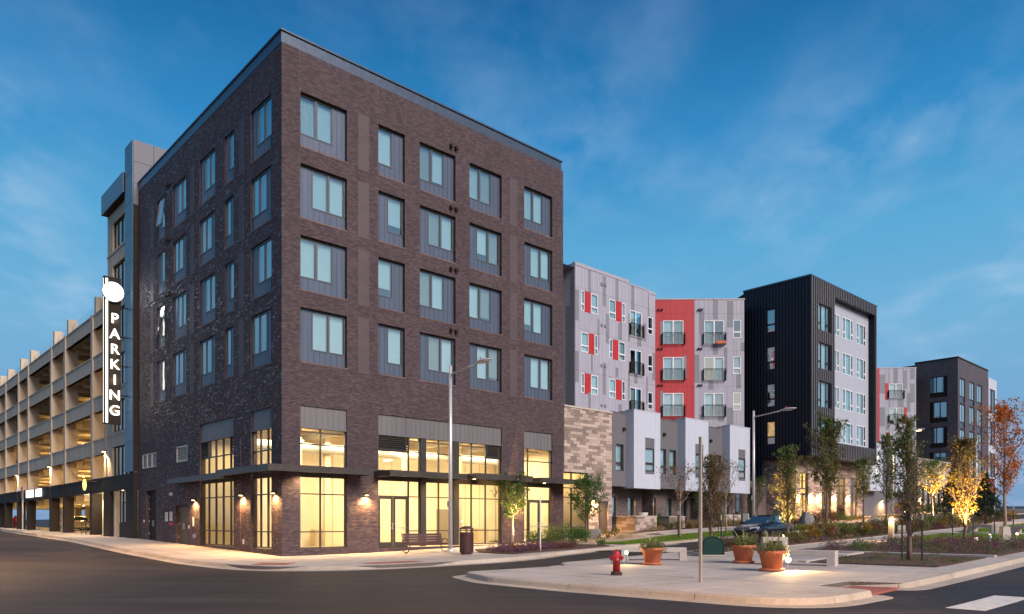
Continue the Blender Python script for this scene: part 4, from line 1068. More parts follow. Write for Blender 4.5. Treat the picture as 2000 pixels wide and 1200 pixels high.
# ================================================================== townhouses
def townhouse(a0, a1, b0, b1, label, lit=None):
    """a0-a1 whole unit along the street; b0-b1 the projecting pale box"""
    th = thing('townhouse', label, 'townhouse', (a0 + a1) / 2, 0, .8, group='townhouses with projecting pale boxes', local=False)
    f = Fac('R', 0); pz = 3.95
    wins = [q for q in (((23.82, 24.64),) if a0 < 24 else ((a0 + .75, a0 + 1.5), (a0 + 1.9, a0 + 2.75)))]
    up = [(p, q, 5.0, 6.8) for p, q in wins]
    g = MB(); wall(g, f, a0, b0 + .3, pz, 8.9, up, depth=.16); g.box(a0, a1 - .02, 3.0, 9.0, 0, 8.8)
    g.quad((a0, 0, pz), (a1, 0, pz), (a1, 3, pz), (a0, 3, pz)); g.quad((a0, .0, 8.9), (a1, .0, 8.9), (a1, 9, 8.9), (a0, 9, 8.9)); g.quad((a1, 0, pz), (a1, 9, pz), (a1, 9, 8.9), (a1, 0, 8.9))
    if a1 > b1: f.quad(g, b1, a1, 0, pz, 8.9)
    g.build('dark_wall', mDGREY, th)
    g = MB(); f.box(g, a0, b0, -.3, .03, 8.9, 8.97); g.build('coping', mDGREY, th)
    for q in up: window(th, f, -.08, [(q[0], q[1], 5.55, q[3], mBLIND), (q[0], q[1], q[2], 5.5, mBLIND)], mFRAME, fw=.06)
    # box
    P = .62; fb = Fac('R', -P); bz0, bz1 = 3.84, 9.15; c = (b0 + b1) / 2 + .28
    wn = (c - .52, c + .52, 4.85, 7.35)
    g = MB(); wall(g, fb, b0, b1, bz0, bz1, [wn], depth=.12); g.quad((b0, -P, bz0), (b0, .3, bz0), (b0, .3, bz1), (b0, -P, bz1)); g.quad((b1, -P, bz0), (b1, .3, bz0), (b1, .3, bz1), (b1, -P, bz1)); g.quad((b0, -P, bz0), (b1, -P, bz0), (b1, .3, bz0), (b0, .3, bz0))
    g.quad((b0, -P, bz1), (b1, -P, bz1), (b1, 2, bz1), (b0, 2, bz1)); g.build('pale_box', mLGREY, th)
    g = MB(); fb.box(g, b0 - .02, b1 + .02, -.7, .02, bz1, bz1 + .05)
    a = b0 + .4
    while a < b1 - .1:
        for z0, z1 in ((bz0, bz1),):
            if not wn[0] - .05 < a < wn[1] + .05: fb.box(g, a, a + .012, 0, .008, bz0, bz1)
        a += .4
    g.build('box_trim', mLGREY, th)
    g = MB(); fb.box(g, wn[0], wn[1], -.1, -.04, 6.65, 7.35); fb.box(g, wn[0], wn[1], -.1, -.04, 4.85, 5.05); g.build('infill_panel', mDGREY, th)
    window(th, fb, -.03, [(wn[0], wn[1], 5.6, 6.62, mBLIND), (wn[0], wn[1], 5.07, 5.57, lit or mBLIND3)], mFRAME, fw=.06, bo=.02, back=.1)
    # recessed brick ground floor
    fg = Fac('R', 1.0); gw = []
    x = a0 + 1.0
    while x < a1 - .8: gw.append((x, x + .62, 1.25, 3.3)); x += 1.95
    g = MB(); wall(g, fg, a0, a1, .3, pz, gw, depth=.12); g.quad((a0, 0.05, .3), (a0, 1, .3), (a0, 1, pz), (a0, 0.05, pz)); g.build('brick_wall', mTHBRICK, th)
    for i, q in enumerate(gw): window(th, fg, -.05, [(q[0], q[1], q[2], q[3], [mBLIND, eDIM, mBLIND3][i % 3] if i != 1 else mBLIND3)], mFRAME, fw=.07)
    g = MB(); f.box(g, (b0 + b1) / 2 - .8, (b0 + b1) / 2 - .6, 0, .2, 6.9, 7.05); 
    g = MB(); f.box(g, a0 + 1.1, a0 + 1.3, .0, .16, 7.75, 7.95); g.build('wall_vent', mBLACKM, th)
    return th
townhouse(23.42, 27.97, 24.97, 27.95, 'charcoal townhouse with pale projecting box next to the stone clad building')
townhouse(27.99, 34.02, 31.01, 34.02, 'middle charcoal townhouse with pale projecting box between two like it')
townhouse(34.04, 40.1, 37.05, 40.07, 'charcoal townhouse with a warm lamp reflected in its box window beside the black tower', lit=eDIM)  # the lamp's reflection is made as a glowing blind
# patio walls of stone with a planter each
def patio(a0, a1, t0, z1, label, seed):
    w = thing('patio_wall', label, 'wall', (a0 + a1) / 2, t0, local=False, z=ground(a0, t0))
    z0 = ground(a0, t0) - .05
    f = Fac('R', t0)
    g = MB(); g.box(a0 + .03, a1 - .03, t0 + .05, t0 + .30, z0, z1 - .05); g.box(a0 + .03, a0 + .28, t0 + .30, .9, z0, z1 - .05); g.box(a1 - .28, a1 - .03, t0 + .3, .9, z0, z1 - .05); g.build('wall_core', mSTONEWALL, w)
    stone_face(w, f, a0, a1, z0 + .05, z1 - .06, [], .45, .2, seed=seed)
    g = MB(); g.box(a0 - .02, a1 + .02, t0 - .03, t0 + .33, z1 - .06, z1); g.box(a0 - .02, a0 + .3, t0 + .33, .9, z1 - .06, z1); g.box(a1 - .3, a1 + .02, t0 + .33, .9, z1 - .06, z1); g.build('coping', mPRECAST, w)
patio(23.9, 26.2, -1.6, 1.95, 'stone patio wall nearest the corner with two torches and a planter on top', 5)
patio(27.6, 29.5, -1.6, 1.95, 'stone patio wall behind straw coloured grasses in front of the first townhouse', 6)
patio(34.6, 37.0, -1.6, 2.1, 'stone patio wall nearest the parked car', 7)
for s, lab in ((23.98, 'left bamboo torch standing on the stone patio wall'), (26.0, 'right bamboo torch standing on the stone patio wall')):
    t = thing('torch', lab, 'torch', s, -1.45, 1.95); MB().lathe([(.02, 0), (.02, .55), (.06, .72), (.055, .95), (.02, .97)], 8).build('bamboo_stem', mWOOD, t); MB().lathe([(.05, .97), (.03, 1.02)], 8).build('burner', mBLACKM, t)
pl = thing('planter_box', 'low white planter with a small bonsai on the stone patio wall', 'planter', 24.9, -1.45, 1.95)
MB().lathe([(.26, 0), (.34, .22), (.30, .22), (.28, .18)], 14).build('bowl', mSIGNW, pl)

# ================================================================== slatted/boarded facades
def boards(par, f, a0, a1, z0, z1, holes, pitch, patches, zj, base, extra=(), seed=1, name='siding_board'):
    """vertical boards cut round the openings; zj: storey joints; patches: (a,z0,z1) in slate; extra: (a0,a1,z0,z1,material)"""
    ed = {a0, a1}
    holes = [h for h in holes if h[1] > a0 and h[0] < a1]
    for h in holes: ed |= {h[0], h[1]}
    for e in extra: ed |= {max(a0, e[0]), min(a1, e[1])}
    x = a0 + pitch
    while x < a1 - .1:
        if min(abs(x - e) for e in ed) > pitch * .38: ed.add(x)
        x += pitch
    ed = sorted(ed)
    for i in range(len(ed) - 1):
        p, q = ed[i], ed[i + 1]; c = (p + q) / 2
        if q - p < .03: continue
        zz = {z0, z1} | {z for z in zj if z0 < z < z1}
        hh = [h for h in holes if h[0] < c < h[1]]; pp = [k for k in patches if p <= k[0] < q]; ee = [e for e in extra if e[0] < c < e[1]]
        for h in hh: zz |= {h[2], h[3]}
        for k in pp: zz |= {k[1], k[2]}
        for e in ee: zz |= {e[2], e[3]}
        zz = sorted(z for z in zz if z0 <= z <= z1); runs = []
        for j in range(len(zz) - 1):
            cz = (zz[j] + zz[j + 1]) / 2
            if zz[j + 1] - zz[j] < .02 or any(h[2] < cz < h[3] for h in hh): runs.append(None); continue
            m = base
            for e in ee:
                if e[2] < cz < e[3]: m = e[4]
            for k in pp:
                if k[1] < cz < k[2]: m = mSIDED
            if runs and runs[-1] and runs[-1][2] == m and zz[j] not in zj: runs[-1][1] = zz[j + 1]
            else: runs.append([zz[j], zz[j + 1], m])
        for r in runs:
            if r: g = MB(); f.box(g, p + .006, q - .006, 0, .035, r[0] + .006, r[1] - .006); g.build(name, r[2], par)
def white_window(par, f, a0, a1, z0, z1, blind=mBLIND, low=.33, fm=mWFRAME, gm=None):
    zm = z0 + (z1 - z0) * low
    return window(par, f, .05, [(a0, a1, zm, z1, blind), (a0, a1, z0, zm, blind)], fm, gm, fw=.055, fd=.08, back=.35, bo=.06)
def juliet(par, f, a0, a1, z0, z1, b1, b2):
    m = (a0 + a1) / 2
    window(par, f, .05, [(a0, m, z0, z1, b1), (m, a1, z0, z1, b2)], mWFRAME, fw=.06, fd=.08, back=.6, bo=.08)
    g = MB(); f.box(g, a0 - .1, a1 + .15, .22, .27, z0 + .95, z0 + 1.0); f.box(g, a0 - .1, a1 + .15, .22, .27, z0 - .06, z0 - .02)
    for x in (a0 - .1, a1 + .11): f.box(g, x, x + .04, .04, .265, z0 - .05, z0 + .95)
    r = g.build('juliet_balcony', mBLACKM, par)
    g = MB(); x = a0 + .02
    while x < a1 + .1: f.box(g, x, x + .02, .235, .255, z0 - .02, z0 + .95); x += .12
    g.build('railing_bar', mBLACKM, r, kind='stuff')
def uAt(f_, u): return s_of(u, f_)
ga = thing('grey_apartment_building', 'lilac grey boarded apartment block with red strips between windows behind the stone clad building', 'building', 28.8, 8.3, 1, local=False)
FA_ = Fac('R', 8.3); TA = 8.3
def za(y, u=1180): # rows of the facade by picture height
    return z_of(y, s_of(u, TA), TA)
rz = [(18.62, 20.22), (15.30, 16.88), (11.98, 13.56)]
red = []; hA = []
wA = []
for i, (z0, z1) in enumerate(rz):
    if i == 1: c = [(29.48, 30.62, 'b'), (31.0, 31.52, 's')]; r_ = (30.62, 31.0)
    else: c = [(29.48, 29.88, 's'), (30.69, 31.52, 'b')]; r_ = (29.88, 30.69)
    if i == 1: c = [(29.48, 30.36, 'b'), (31.12, 31.52, 's')]; r_ = (30.36, 31.12)
    wA += [(a, b, z0, z1) for a, b, _ in c]; red.append((r_[0], r_[1], z0 - .05, z1 + .05, mRED))
    if i == 1: c = [(32.98, 33.4), (34.2, 35.08)]; r_ = (33.4, 34.2)
    else: c = [(32.98, 33.82), (34.66, 35.08)]; r_ = (33.82, 34.66)
    wA += [(a, b, z0, z1) for a, b in c]; red.append((r_[0], r_[1], z0 - .05, z1 + .05, mRED))
jA = [(35.74, 37.35, 17.72, 19.85), (35.74, 37.35, 14.40, 16.5), (35.74, 37.35, 11.05, 13.2)]
sA = [(38.28, 38.95, z0 - .42, z1 - .5) for z0, z1 in rz]
pa = []
for x0, x1, y0, y1 in ((212, 227, 140, 285), (310, 327, 193, 375), (383, 397, 200, 335), (133, 152, 272, 460), (277, 290, 455, 640), (330, 342, 425, 605), (400, 418, 475, 580), (457, 470, 420, 590), (480, 495, 250, 395),
                       (555, 565, 480, 590), (583, 597, 305, 440), (232, 252, 668, 775), (387, 400, 755, 812), (460, 472, 770, 945), (133, 152, 650, 840), (315, 330, 727, 920), (218, 232, 905, 1010), (405, 425, 980, 1025), (500, 518, 795, 850), (568, 587, 808, 980), (518, 530, 550, 620), (615, 627, 665, 830)):
    u = 1080 + (x0 + x1) / 2 / 3.1575; s_ = s_of(u, TA); pa.append((s_, z_of(480 + y1 / 3.1575, s_, TA), z_of(480 + y0 / 3.1575, s_, TA)))
g = MB(); hh = wA + jA + sA; wall(g, FA_, 28.8, 39.35, 0, 22.1, hh, depth=.15)
g.quad((28.8, 8.3, 0), (28.8, 10.8, 0), (28.8, 10.8, 22.3), (28.8, 8.3, 22.3)); g.quad((20, 10.8, 0), (28.8, 10.8, 0), (28.8, 10.8, 22.3), (20, 10.8, 22.3)); g.quad((20, 8.3, 21.9), (39.3, 8.3, 21.9), (44, 20, 21.9), (20, 20, 21.9))
g.build('backing_wall', mSIDED, ga)
boards(ga, FA_, 28.8, 39.35, 8.4, 22.1, hh, .42, pa, [10.4, 13.75, 17.1, 20.45], mSIDE, red)
boards(ga, Fac('L', 28.8), 8.3, 10.8, 8.4, 22.2, [], .5, [(8.5, 8.4, 22.0), (9.0, 9, 19)], [10.4, 13.75, 17.1, 20.45], mSIDE)
g = MB(); FA_.box(g, 28.76, 35.6, -.3, .07, 22.1, 22.36); FA_.box(g, 35.6, 38.3, -.3, .07, 22.0, 22.12); FA_.box(g, 38.3, 39.4, -.3, .07, 21.8, 21.95); g.build('coping', mSIDE, ga)
for i, (a, b, z0, z1) in enumerate(wA): white_window(ga, FA_, a, b, z0, z1, [mBLIND, mBLIND, mBLIND3][i % 3] if i != 6 else None)
for i, (a, b, z0, z1) in enumerate(jA): juliet(ga, FA_, a, b, z0, z1, [mBLIND, None, mBLIND3][i], [None, None, None][i])
for i, (a, b, z0, z1) in enumerate(sA): white_window(ga, FA_, a, b, z0, z1, [None, None, None][i])
for r, z in enumerate((21.15, 17.75, 14.4, 11.1)):
    for a in (31.9, 32.35): g = MB(); FA_.box(g, a, a + .24, .036, .10, z, z + .22); g.build('wall_vent', mSIDED, ga)

# the wing that stands square to the picture, in plain world metres
YC = 67.5; FX = Fac('X', YC)
gc = thing('red_and_grey_apartment_wing', 'apartment wing with tall red bay and black juliet balconies left of the black tower', 'building', 12.94, YC, 1, grid=False, local=False)
def xs(u): return (u - 1000) / FOC * YC
def zs_(v): return 1.5 + (1021 - v) / FOC * YC
jz = [(17.6, 19.72), (14.35, 16.42), (11.1, 13.18)]
hC = []
for z0, z1 in jz: hC += [(13.63, 15.45, z0, z1), (17.33, 19.12, z0, z1), (19.94, 20.64, z0 + .55, z1 + .05)]
pc = []
for x0, x1, y0, y1 in ((897, 928, 388, 550), (1003, 1018, 330, 455), (1087, 1103, 343, 505), (975, 1000, 610, 672), (1058, 1083, 630, 793), (880, 895, 675, 845), (953, 972, 820, 888), (1135, 1160, 785, 880), (1090, 1110, 1000, 1105), (903, 930, 1045, 1110), (1028, 1058, 1038, 1085), (1155, 1170, 600, 650)):
    pc.append((xs(1080 + (x0 + x1) / 2 / 3.1575), zs_(480 + y1 / 3.1575), zs_(480 + y0 / 3.1575)))
for x0, x1, y0, y1 in ((650, 680, 467, 605), (805, 835, 678, 817), (653, 682, 895, 1030)): pc.append((xs(1080 + (x0 + x1) / 2 / 3.1575), zs_(480 + y1 / 3.1575), zs_(480 + y0 / 3.1575)))
g = MB(); wall(g, FX, 12.9, 20.95, 0, 21.6, hC, depth=.15); g.quad((12.9, YC, 0), (12.9, YC + 9, 0), (12.9, YC + 9, 21.6), (12.9, YC, 21.6)); g.quad((12.9, YC, 21.5), (20.95, YC, 21.5), (20.95, YC + 1.5, 21.5), (12.9, YC + 12, 21.5)); g.build('backing_wall', mSIDED, gc)
boards(gc, FX, 12.9, 16.46, 6, 21.6, hC, .475, [p for p in pc if p[0] < 16.46], [10.4, 13.75, 17.0, 20.35], mRED, name='siding_board')
boards(gc, FX, 16.46, 20.95, 6, 21.6, hC, .42, [p for p in pc if p[0] > 16.46], [10.4, 13.75, 17.0, 20.35], mSIDE)
g = MB(); FX.box(g, 12.88, 21.0, -.3, .07, 21.6, 21.72); g.build('coping', mSIDE, gc)
for i, (a, b, z0, z1) in enumerate(hC):
    if i % 3 < 2: juliet(gc, FX, a, b, z0, z1, [mBLIND, mBLIND3, mBLIND, eDIM, mBLIND, mBLIND][(i // 3) * 2 + i % 3], [mBLIND2, None, mBLIND3, mBLIND, mBLIND3, mBLIND2][(i // 3) * 2 + i % 3])
    else: white_window(gc, FX, a, b, z0, z1, [None, mBLIND3, eDIM][i // 3])
for z in (20.6, 17.1, 13.8, 10.6):
    for a in (13.15, 13.45, 16.75, 17.0): g = MB(); FX.box(g, a, a + .14, .036, .2, z, z + .14); g.build('vent_hood', mBLACKM, gc)
g = MB(); g.box(18.75 - .45, 18.75 + .45, YC - .50, YC - .28, 17.55, 17.8); g.build('flower_box', mTERRA, gc)

# ================================================================== the black ribbed tower
bt = thing('black_ribbed_tower', 'tall black ribbed metal block with a recessed pale grey front over a stone clad base', 'building', 47.44, -2.17, 1.7, local=False)
FD = Fac('R', -2.17); FDL = Fac('L', 47.44)
dwin = [(1.12, 1.92, z0, z0 + 2.05) for z0 in (18.68, 15.3, 11.95, 8.55)]
fwin = [(48.9, 51.1, z0, z0 + 2.3) for z0 in (18.5, 15.1, 11.7, 8.3)]
BZ = 7.25
g = MB(); wall(g, FDL, -2.17, 4.25, BZ, 22.9, dwin, depth=.2); g.quad((47.44, 4.6, 5.2), (47.44, 2.3, 5.2), (47.44, 2.3, BZ), (47.44, 4.6, BZ)); g.quad((47.44, -2.17, BZ), (61.54, -2.17, BZ), (61.54, 2, BZ), (47.44, 4.6, BZ))
g.quad((61.54, -2.17, BZ), (61.54, 8, BZ), (61.54, 8, 22.8), (61.54, -2.17, 22.8)); g.quad((47.5, -2.1, 22.75), (61.5, -2.1, 22.75), (61.5, 12, 22.75), (52.5, 12, 22.75), (47.5, 4.2, 22.75))
g.build('ribbed_side', mBLACKRIB, bt)
RX0, RX1, RZ0, RZ1 = 51.82, 60.95, 8.75, 21.95
g = MB(); wall(g, FD, 47.44, 61.54, BZ, 22.9, fwin + [(RX0, RX1, RZ0, RZ1)], depth=.0); wall(g, FD, 47.44, 51.5, BZ, 22.9, fwin, depth=.2)
D = .55
for P in ((RX0, RX0, RZ0, RZ1), (RX1, RX1, RZ0, RZ1)): g.quad((P[0], -2.17, RZ0), (P[0], -2.17 + D, RZ0), (P[0], -2.17 + D, RZ1), (P[0], -2.17, RZ1))
for zz in (RZ0, RZ1): g.quad((RX0, -2.17, zz), (RX1, -2.17, zz), (RX1, -2.17 + D, zz), (RX0, -2.17 + D, zz))
g.build('front_skin', mBLACKRIB, bt)
g = MB(); a = 4.15
while a > -2.1:
    z = BZ if a < 2.3 else 5.2
    segs = [(z, 22.85)]
    for h in dwin:
        if h[0] - .05 < a < h[1] + .02: segs = [(z, dwin[3][2])] + [(dwin[i + 1][3], dwin[i][2]) for i in range(3)] + [(dwin[0][3], 22.85)]; break
    for z0, z1 in segs: FDL.box(g, a, a + .035, 0, .04, z0, z1)
    a -= .3
g.build('rib', M('navy_seam_metal', (.028, .034, .052), .42, .2), bt, kind='stuff')
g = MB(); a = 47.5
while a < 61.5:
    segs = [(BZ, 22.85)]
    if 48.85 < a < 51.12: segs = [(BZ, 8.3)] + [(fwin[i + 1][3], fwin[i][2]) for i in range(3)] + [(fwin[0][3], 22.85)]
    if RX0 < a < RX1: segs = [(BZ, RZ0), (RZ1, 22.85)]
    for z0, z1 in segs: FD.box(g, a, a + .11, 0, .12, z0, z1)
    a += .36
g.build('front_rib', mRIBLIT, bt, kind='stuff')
g = MB(); g.box(47.38, 61.6, -2.24, -2.0, 22.9, 23.02); g.box(47.38, 47.6, -2.0, 4.28, 22.9, 23.02); g.build('coping', mCAP, bt)
for i, h in enumerate(dwin):
    m = [mBLIND3, mBLIND, mBLIND3, eORANGE][i]
    window(bt, FDL, -.04, [(h[0], h[1], h[2] + .7, h[3], None if i == 2 else m), (h[0], h[1], h[2], h[2] + .66, mBLIND3 if i < 3 else mBLIND2)], mBLACKM, fw=.05)
for h in fwin:
    a, b = h[0], h[1]; q = a + .62; r = b - .55
    window(bt, FD, -.04, [(a, q, h[2] + .65, h[3], mBLIND), (a, q, h[2], h[2] + .62, mBLIND), (q, r, h[2], h[3], mBLIND), (r, b, h[2] + .65, h[3], mBLIND), (r, b, h[2], h[2] + .62, mBLIND)], mBLACKM, fw=.06)
FG = Fac('R', -2.17 + D)
gwin = []
for z0 in (18.85, 15.5, 12.1, 8.95):
    for a, b in ((52.25, 54.3), (55.0, 57.3), (58.1, 60.2)): gwin.append((a, b, z0, z0 + 2.0))
g = MB(); wall(g, FG, RX0, RX1, RZ0, RZ1, gwin, depth=.15); g.build('pale_recess_wall', M('mid_grey_render', (.37, .40, .47), .7, var=.05), bt)
for i, (a, b, z0, z1) in enumerate(gwin):
    w = b - a; q = a + w * .28; r = b - w * .24
    dk = (i % 3 == 2)
    window(bt, FG, .02, [(a, q, z0 + .6, z1, mBLIND), (a, q, z0, z0 + .57, mBLIND), (q, r, z0, z1, mBLIND), (r, b, z0 + .6, z1, None if dk else mBLIND), (r, b, z0, z0 + .57, None if dk else mBLIND)], mWFRAME, fw=.06)
# stone base of the tower, doors and tall lit windows
FB = Fac('R', -.5); bh = [(48.9, 50.5, 1.7, 6.0), (53.2, 55.2, 1.9, 5.9), (56.3, 58.3, 1.9, 5.9), (59.4, 61.2, 1.9, 5.9)]
g = MB(); wall(g, FB, 48.09, 62.3, .8, BZ - .02, bh, depth=.3); g.quad((48.09, -.5, .8), (48.09, 6, .8), (48.09, 6, BZ - .02), (48.09, -.5, BZ - .02)); g.build('stone_base', mSTONEWALL, bt)
g = MB(); FB.box(g, 48.05, 62.35, 0, .04, .8, 1.75); g.build('stone_plinth', mSTONEWALL, bt)
front(bt, FB, [48.93, 49.7, 50.47], [4.6, 5.3, 5.95]); doors(FB, 48.95, 50.45, 1.72, 4.1, 2, par=bt); front(bt, FB, [48.93, 50.47], [4.12, 4.55])
for a, b, z0, z1 in bh[1:]: front(bt, FB, [a + .03, (a + b) / 2, b - .03], [1.95, 4.3, 5.1, 5.86])
g = MB(); g.quad((48.2, 4, 1.6), (62, 4, 1.6), (62, 4, 7), (48.2, 4, 7)); g.quad((48.2, -.1, 1.65), (62, -.1, 1.65), (62, 4, 1.65), (48.2, 4, 1.65)); g.quad((48.2, -.1, 6.9), (62, -.1, 6.9), (62, 4, 6.9), (48.2, 4, 6.9)); g.build('lobby_wall', mCREAM, bt)
for x in (50, 55, 60): lamp('lobby_light', 'POINT', (x, 1.6, 5.8), 420, (1, .68, .28), bt, .4)
for a in (48.55, 50.9, 52.6, 55.75, 58.85): wall_lamp(bt, FB, a, 4.15, 45, .2)
# dark recessed link between the townhouses and the tower
lkb = thing('dark_link_building', 'dark recessed link between the last townhouse and the black tower', 'building', 42, 3, 1.2, local=False)
g = MB(); g.box(40.12, 47.9, 2.2, 8, 0, 5.2); g.box(40.12, 47.40, 4.7, 9, 5.2, 7.5); g.build('dark_wall', mTHBRICK, lkb)
for a in (40.8, 42.6, 44.6):
    g = MB(); g.box(a, a + .7, 2.14, 2.19, 1.2, 4.6); g.build('tall_window', mGLASSD, lkb)

# ================================================================== further grey wing, dark brick block and low stone block
g2 = thing('far_grey_apartment_wing', 'far lilac grey apartment wing with red and grey patches right of the black tower', 'building', 47, 98, 2, grid=False, local=False)
YE = 98; FE = Fac('X', YE); k_ = YE / FOC
def xe(u): return (u - 1000) * k_
def ze(v): return 1.5 + (1021 - v) * k_
jE = [(xe(1736), xe(1763), ze(778), ze(750)), (xe(1737), xe(1763.5), ze(825), ze(797)), (xe(1738), xe(1764), ze(874), ze(846))]
g = MB(); wall(g, FE, 40, xe(1789), 0, ze(720), jE, depth=.15); g.quad((40, YE, 21.5), (53, YE, 21.5), (53, YE + 14, 21.5), (40, YE + 14, 21.5)); g.build('backing_wall', mSIDED, g2)
pe = []
for x0, x1, y0, y1 in ((228, 243, 160, 275), (292, 318, 175, 318), (342, 368, 160, 245), (375, 390, 280, 425), (135, 150, 210, 355), (322, 343, 355, 497), (250, 273, 405, 465), (185, 198, 430, 465), (112, 133, 465, 608), (158, 180, 540, 640), (345, 372, 535, 620)):
    pe.append((xe(1690 + (x0 + x1) / 8), ze(680 + y1 / 4), ze(680 + y0 / 4)))
ex = [(xe(1728), xe(1735.5), ze(781), ze(749), mRED), (xe(1764.5), xe(1771), ze(828), ze(796), mRED), (xe(1730), xe(1737), ze(875), ze(845), mRED), (40, xe(1717.5), 8, ze(720), mRED)]
boards(g2, FE, xe(1712), xe(1789), 7, ze(720), jE, .55, pe, [10.4, 14, 17.3], mSIDE, ex)
g = MB(); FE.box(g, 40, xe(1789) + .05, -.2, .06, ze(720), ze(720) + .15); g.build('coping', mSIDE, g2)
for i, h in enumerate(jE): juliet(g2, FE, *h, mBLIND, mBLIND2)
# pale townhouse fronts beyond the tower
pt = thing('far_pale_townhouse', 'pale townhouse front with upper window between the black tower and the far stone block', 'townhouse', 63.5, -1, 2, local=False)
g = MB(); g.box(62.4, 78.5, 1.2, 8, 0, 9.4); g.build('dark_wall', mDGREY, pt)
for a in (66.2, 73.2):
    g = MB(); g.box(a, a + 3.3, .3, 1.2, 4.9, 10.1); g.build('pale_box', mLGREY, pt)
    FP = Fac('R', .3); window(pt, FP, .03, [(a + 1.2, a + 2.4, 6.6, 8.8, mBLIND), (a + 1.2, a + 2.4, 5.9, 6.55, mBLIND)], mFRAME, fw=.07, room=None, fd=.05, bo=-.03)
for a in (64.6, 70.8, 77.3): FQ = Fac('R', 1.2); window(pt, FQ, .06, [(a, a + 1.0, 6.2, 8.6, mBLIND3)], mFRAME, fw=.07, room=None, fd=.05, bo=-.02)
for a in (65.2, 71.5): wall_lamp(pt, Fac('R', 1.2), a, 3.9, 60, .2)
ls = thing('far_stone_block', 'low stone clad block with tall dark windows in front of the far brick building', 'building', 79, 0, 2.3, local=False)
lh = [(a, a + 1.0, 2.3, 5.6) for a in (80.2, 81.9, 83.8, 85.5, 87.4, 89)]
g = MB(); wall(g, FR, 78.9, 90.5, 1, 9.15, lh, depth=.3); g.quad((78.9, 0, 1), (78.9, 9, 1), (78.9, 9, 9.15), (78.9, 0, 9.15)); g.quad((78.9, 0, 9.1), (90.5, 0, 9.1), (90.5, 5, 9.1), (78.9, 5, 9.1)); g.build('stone_wall', mSTONEWALL, ls)
for i, h in enumerate(lh): window(ls, FR, -.1, [(h[0], h[1], h[2], h[3], mBLIND3 if i % 2 else eDIM)], mBLACKM, fw=.08)
wall_lamp(ls, FR, 79.6, 4.4, 70, .2); wall_lamp(ls, FR, 86.8, 4.4, 40, .2)
fb_ = thing('far_brick_building', 'dark brick corner block of five storeys at the far right end of the street', 'building', 93.23, 0, 2.6, local=False)
FF = Fac('L', 93.23)
fl = [(1.25, 3.45, z, z + 2.75) for z in (18.1, 14.75, 11.4, 8.05)]; fr_ = []
for a in (94.0, 97.9, 101.2):
    for z in (17.3, 13.95, 10.6, 7.25): fr_.append((a, a + 2.1, z, z + 3.2))
g = MB(); wall(g, FF, 0, 5.2, 1, 22.95, fl, depth=.25); wall(g, FR, 93.23, 106.1, 1, 22.9, fr_, depth=.3); g.quad((93.3, .1, 22.8), (106, .1, 22.8), (106, 10, 22.8), (93.3, 10, 22.8)); g.quad((93.23, 5.2, 1), (100, 5.2, 1), (100, 5.2, 22.9), (93.23, 5.2, 22.9)); g.build('brick_wall', mDBRICK, fb_)
g = MB(); g.box(93.18, 106.15, -.04, .2, 22.95, 23.15); g.box(93.18, 93.4, .2, 5.25, 22.95, 23.15); g.build('parapet_cap', mBLACKM, fb_)
for i, (a, b, z0, z1) in enumerate(fl):
    odd = i % 2; p = a + (.5 if not odd else .05); q = b - (.05 if not odd else .5)
    g = MB(); FF.box(g, a, b, -.2, -.15, z0, z1); g.build('metal_panel', mBLACKM, fb_)
    m = (p + q) / 2; window(fb_, FF, -.05, [(p, m, z0 + .6, z1 - .05, mBLIND), (m, q, z0 + .6, z1 - .05, mBLIND if i != 2 else mBLIND2)], mFRAMEG, fw=.07, room=None, fd=.05, bo=.0)
for i, (a, b, z0, z1) in enumerate(fr_):
    g = MB(); FR.box(g, a, b, -.22, -.17, z0, z1); g.build('metal_panel', mPANEL, fb_)
    m = (a + b) / 2; window(fb_, FR, -.06, [(a + .1, m, z0 + .8, z1 - .1, mBLIND), (m, b - .1, z0 + .8, z1 - .1, mBLIND)], mFRAMEG, fw=.07, room=None, fd=.05, bo=.0)
f2 = thing('far_pale_building', 'pale end building with dark window strip beyond the far brick building', 'building', 107, 0, 3, local=False)
fh = [(106.9, 109.4, z, z + 3.4) for z in (17.2, 12.6, 8.0, 3.6)]
g = MB(); wall(g, FR, 106.3, 110.2, 1, 22.1, fh, depth=.2); g.quad((110.2, 0, 1), (110.2, 8, 1), (110.2, 8, 22.1), (110.2, 0, 22.1)); g.quad((106.3, 0, 22), (110.2, 0, 22), (110.2, 8, 22), (106.3, 8, 22)); g.build('pale_wall', mLGREY, f2)
for h in fh: m = (h[0] + h[1]) / 2; window(f2, FR, -.05, [(h[0], m, h[2], h[3], None), (m, h[1], h[2], h[3], mBLIND2)], mBLACKM, fw=.1)

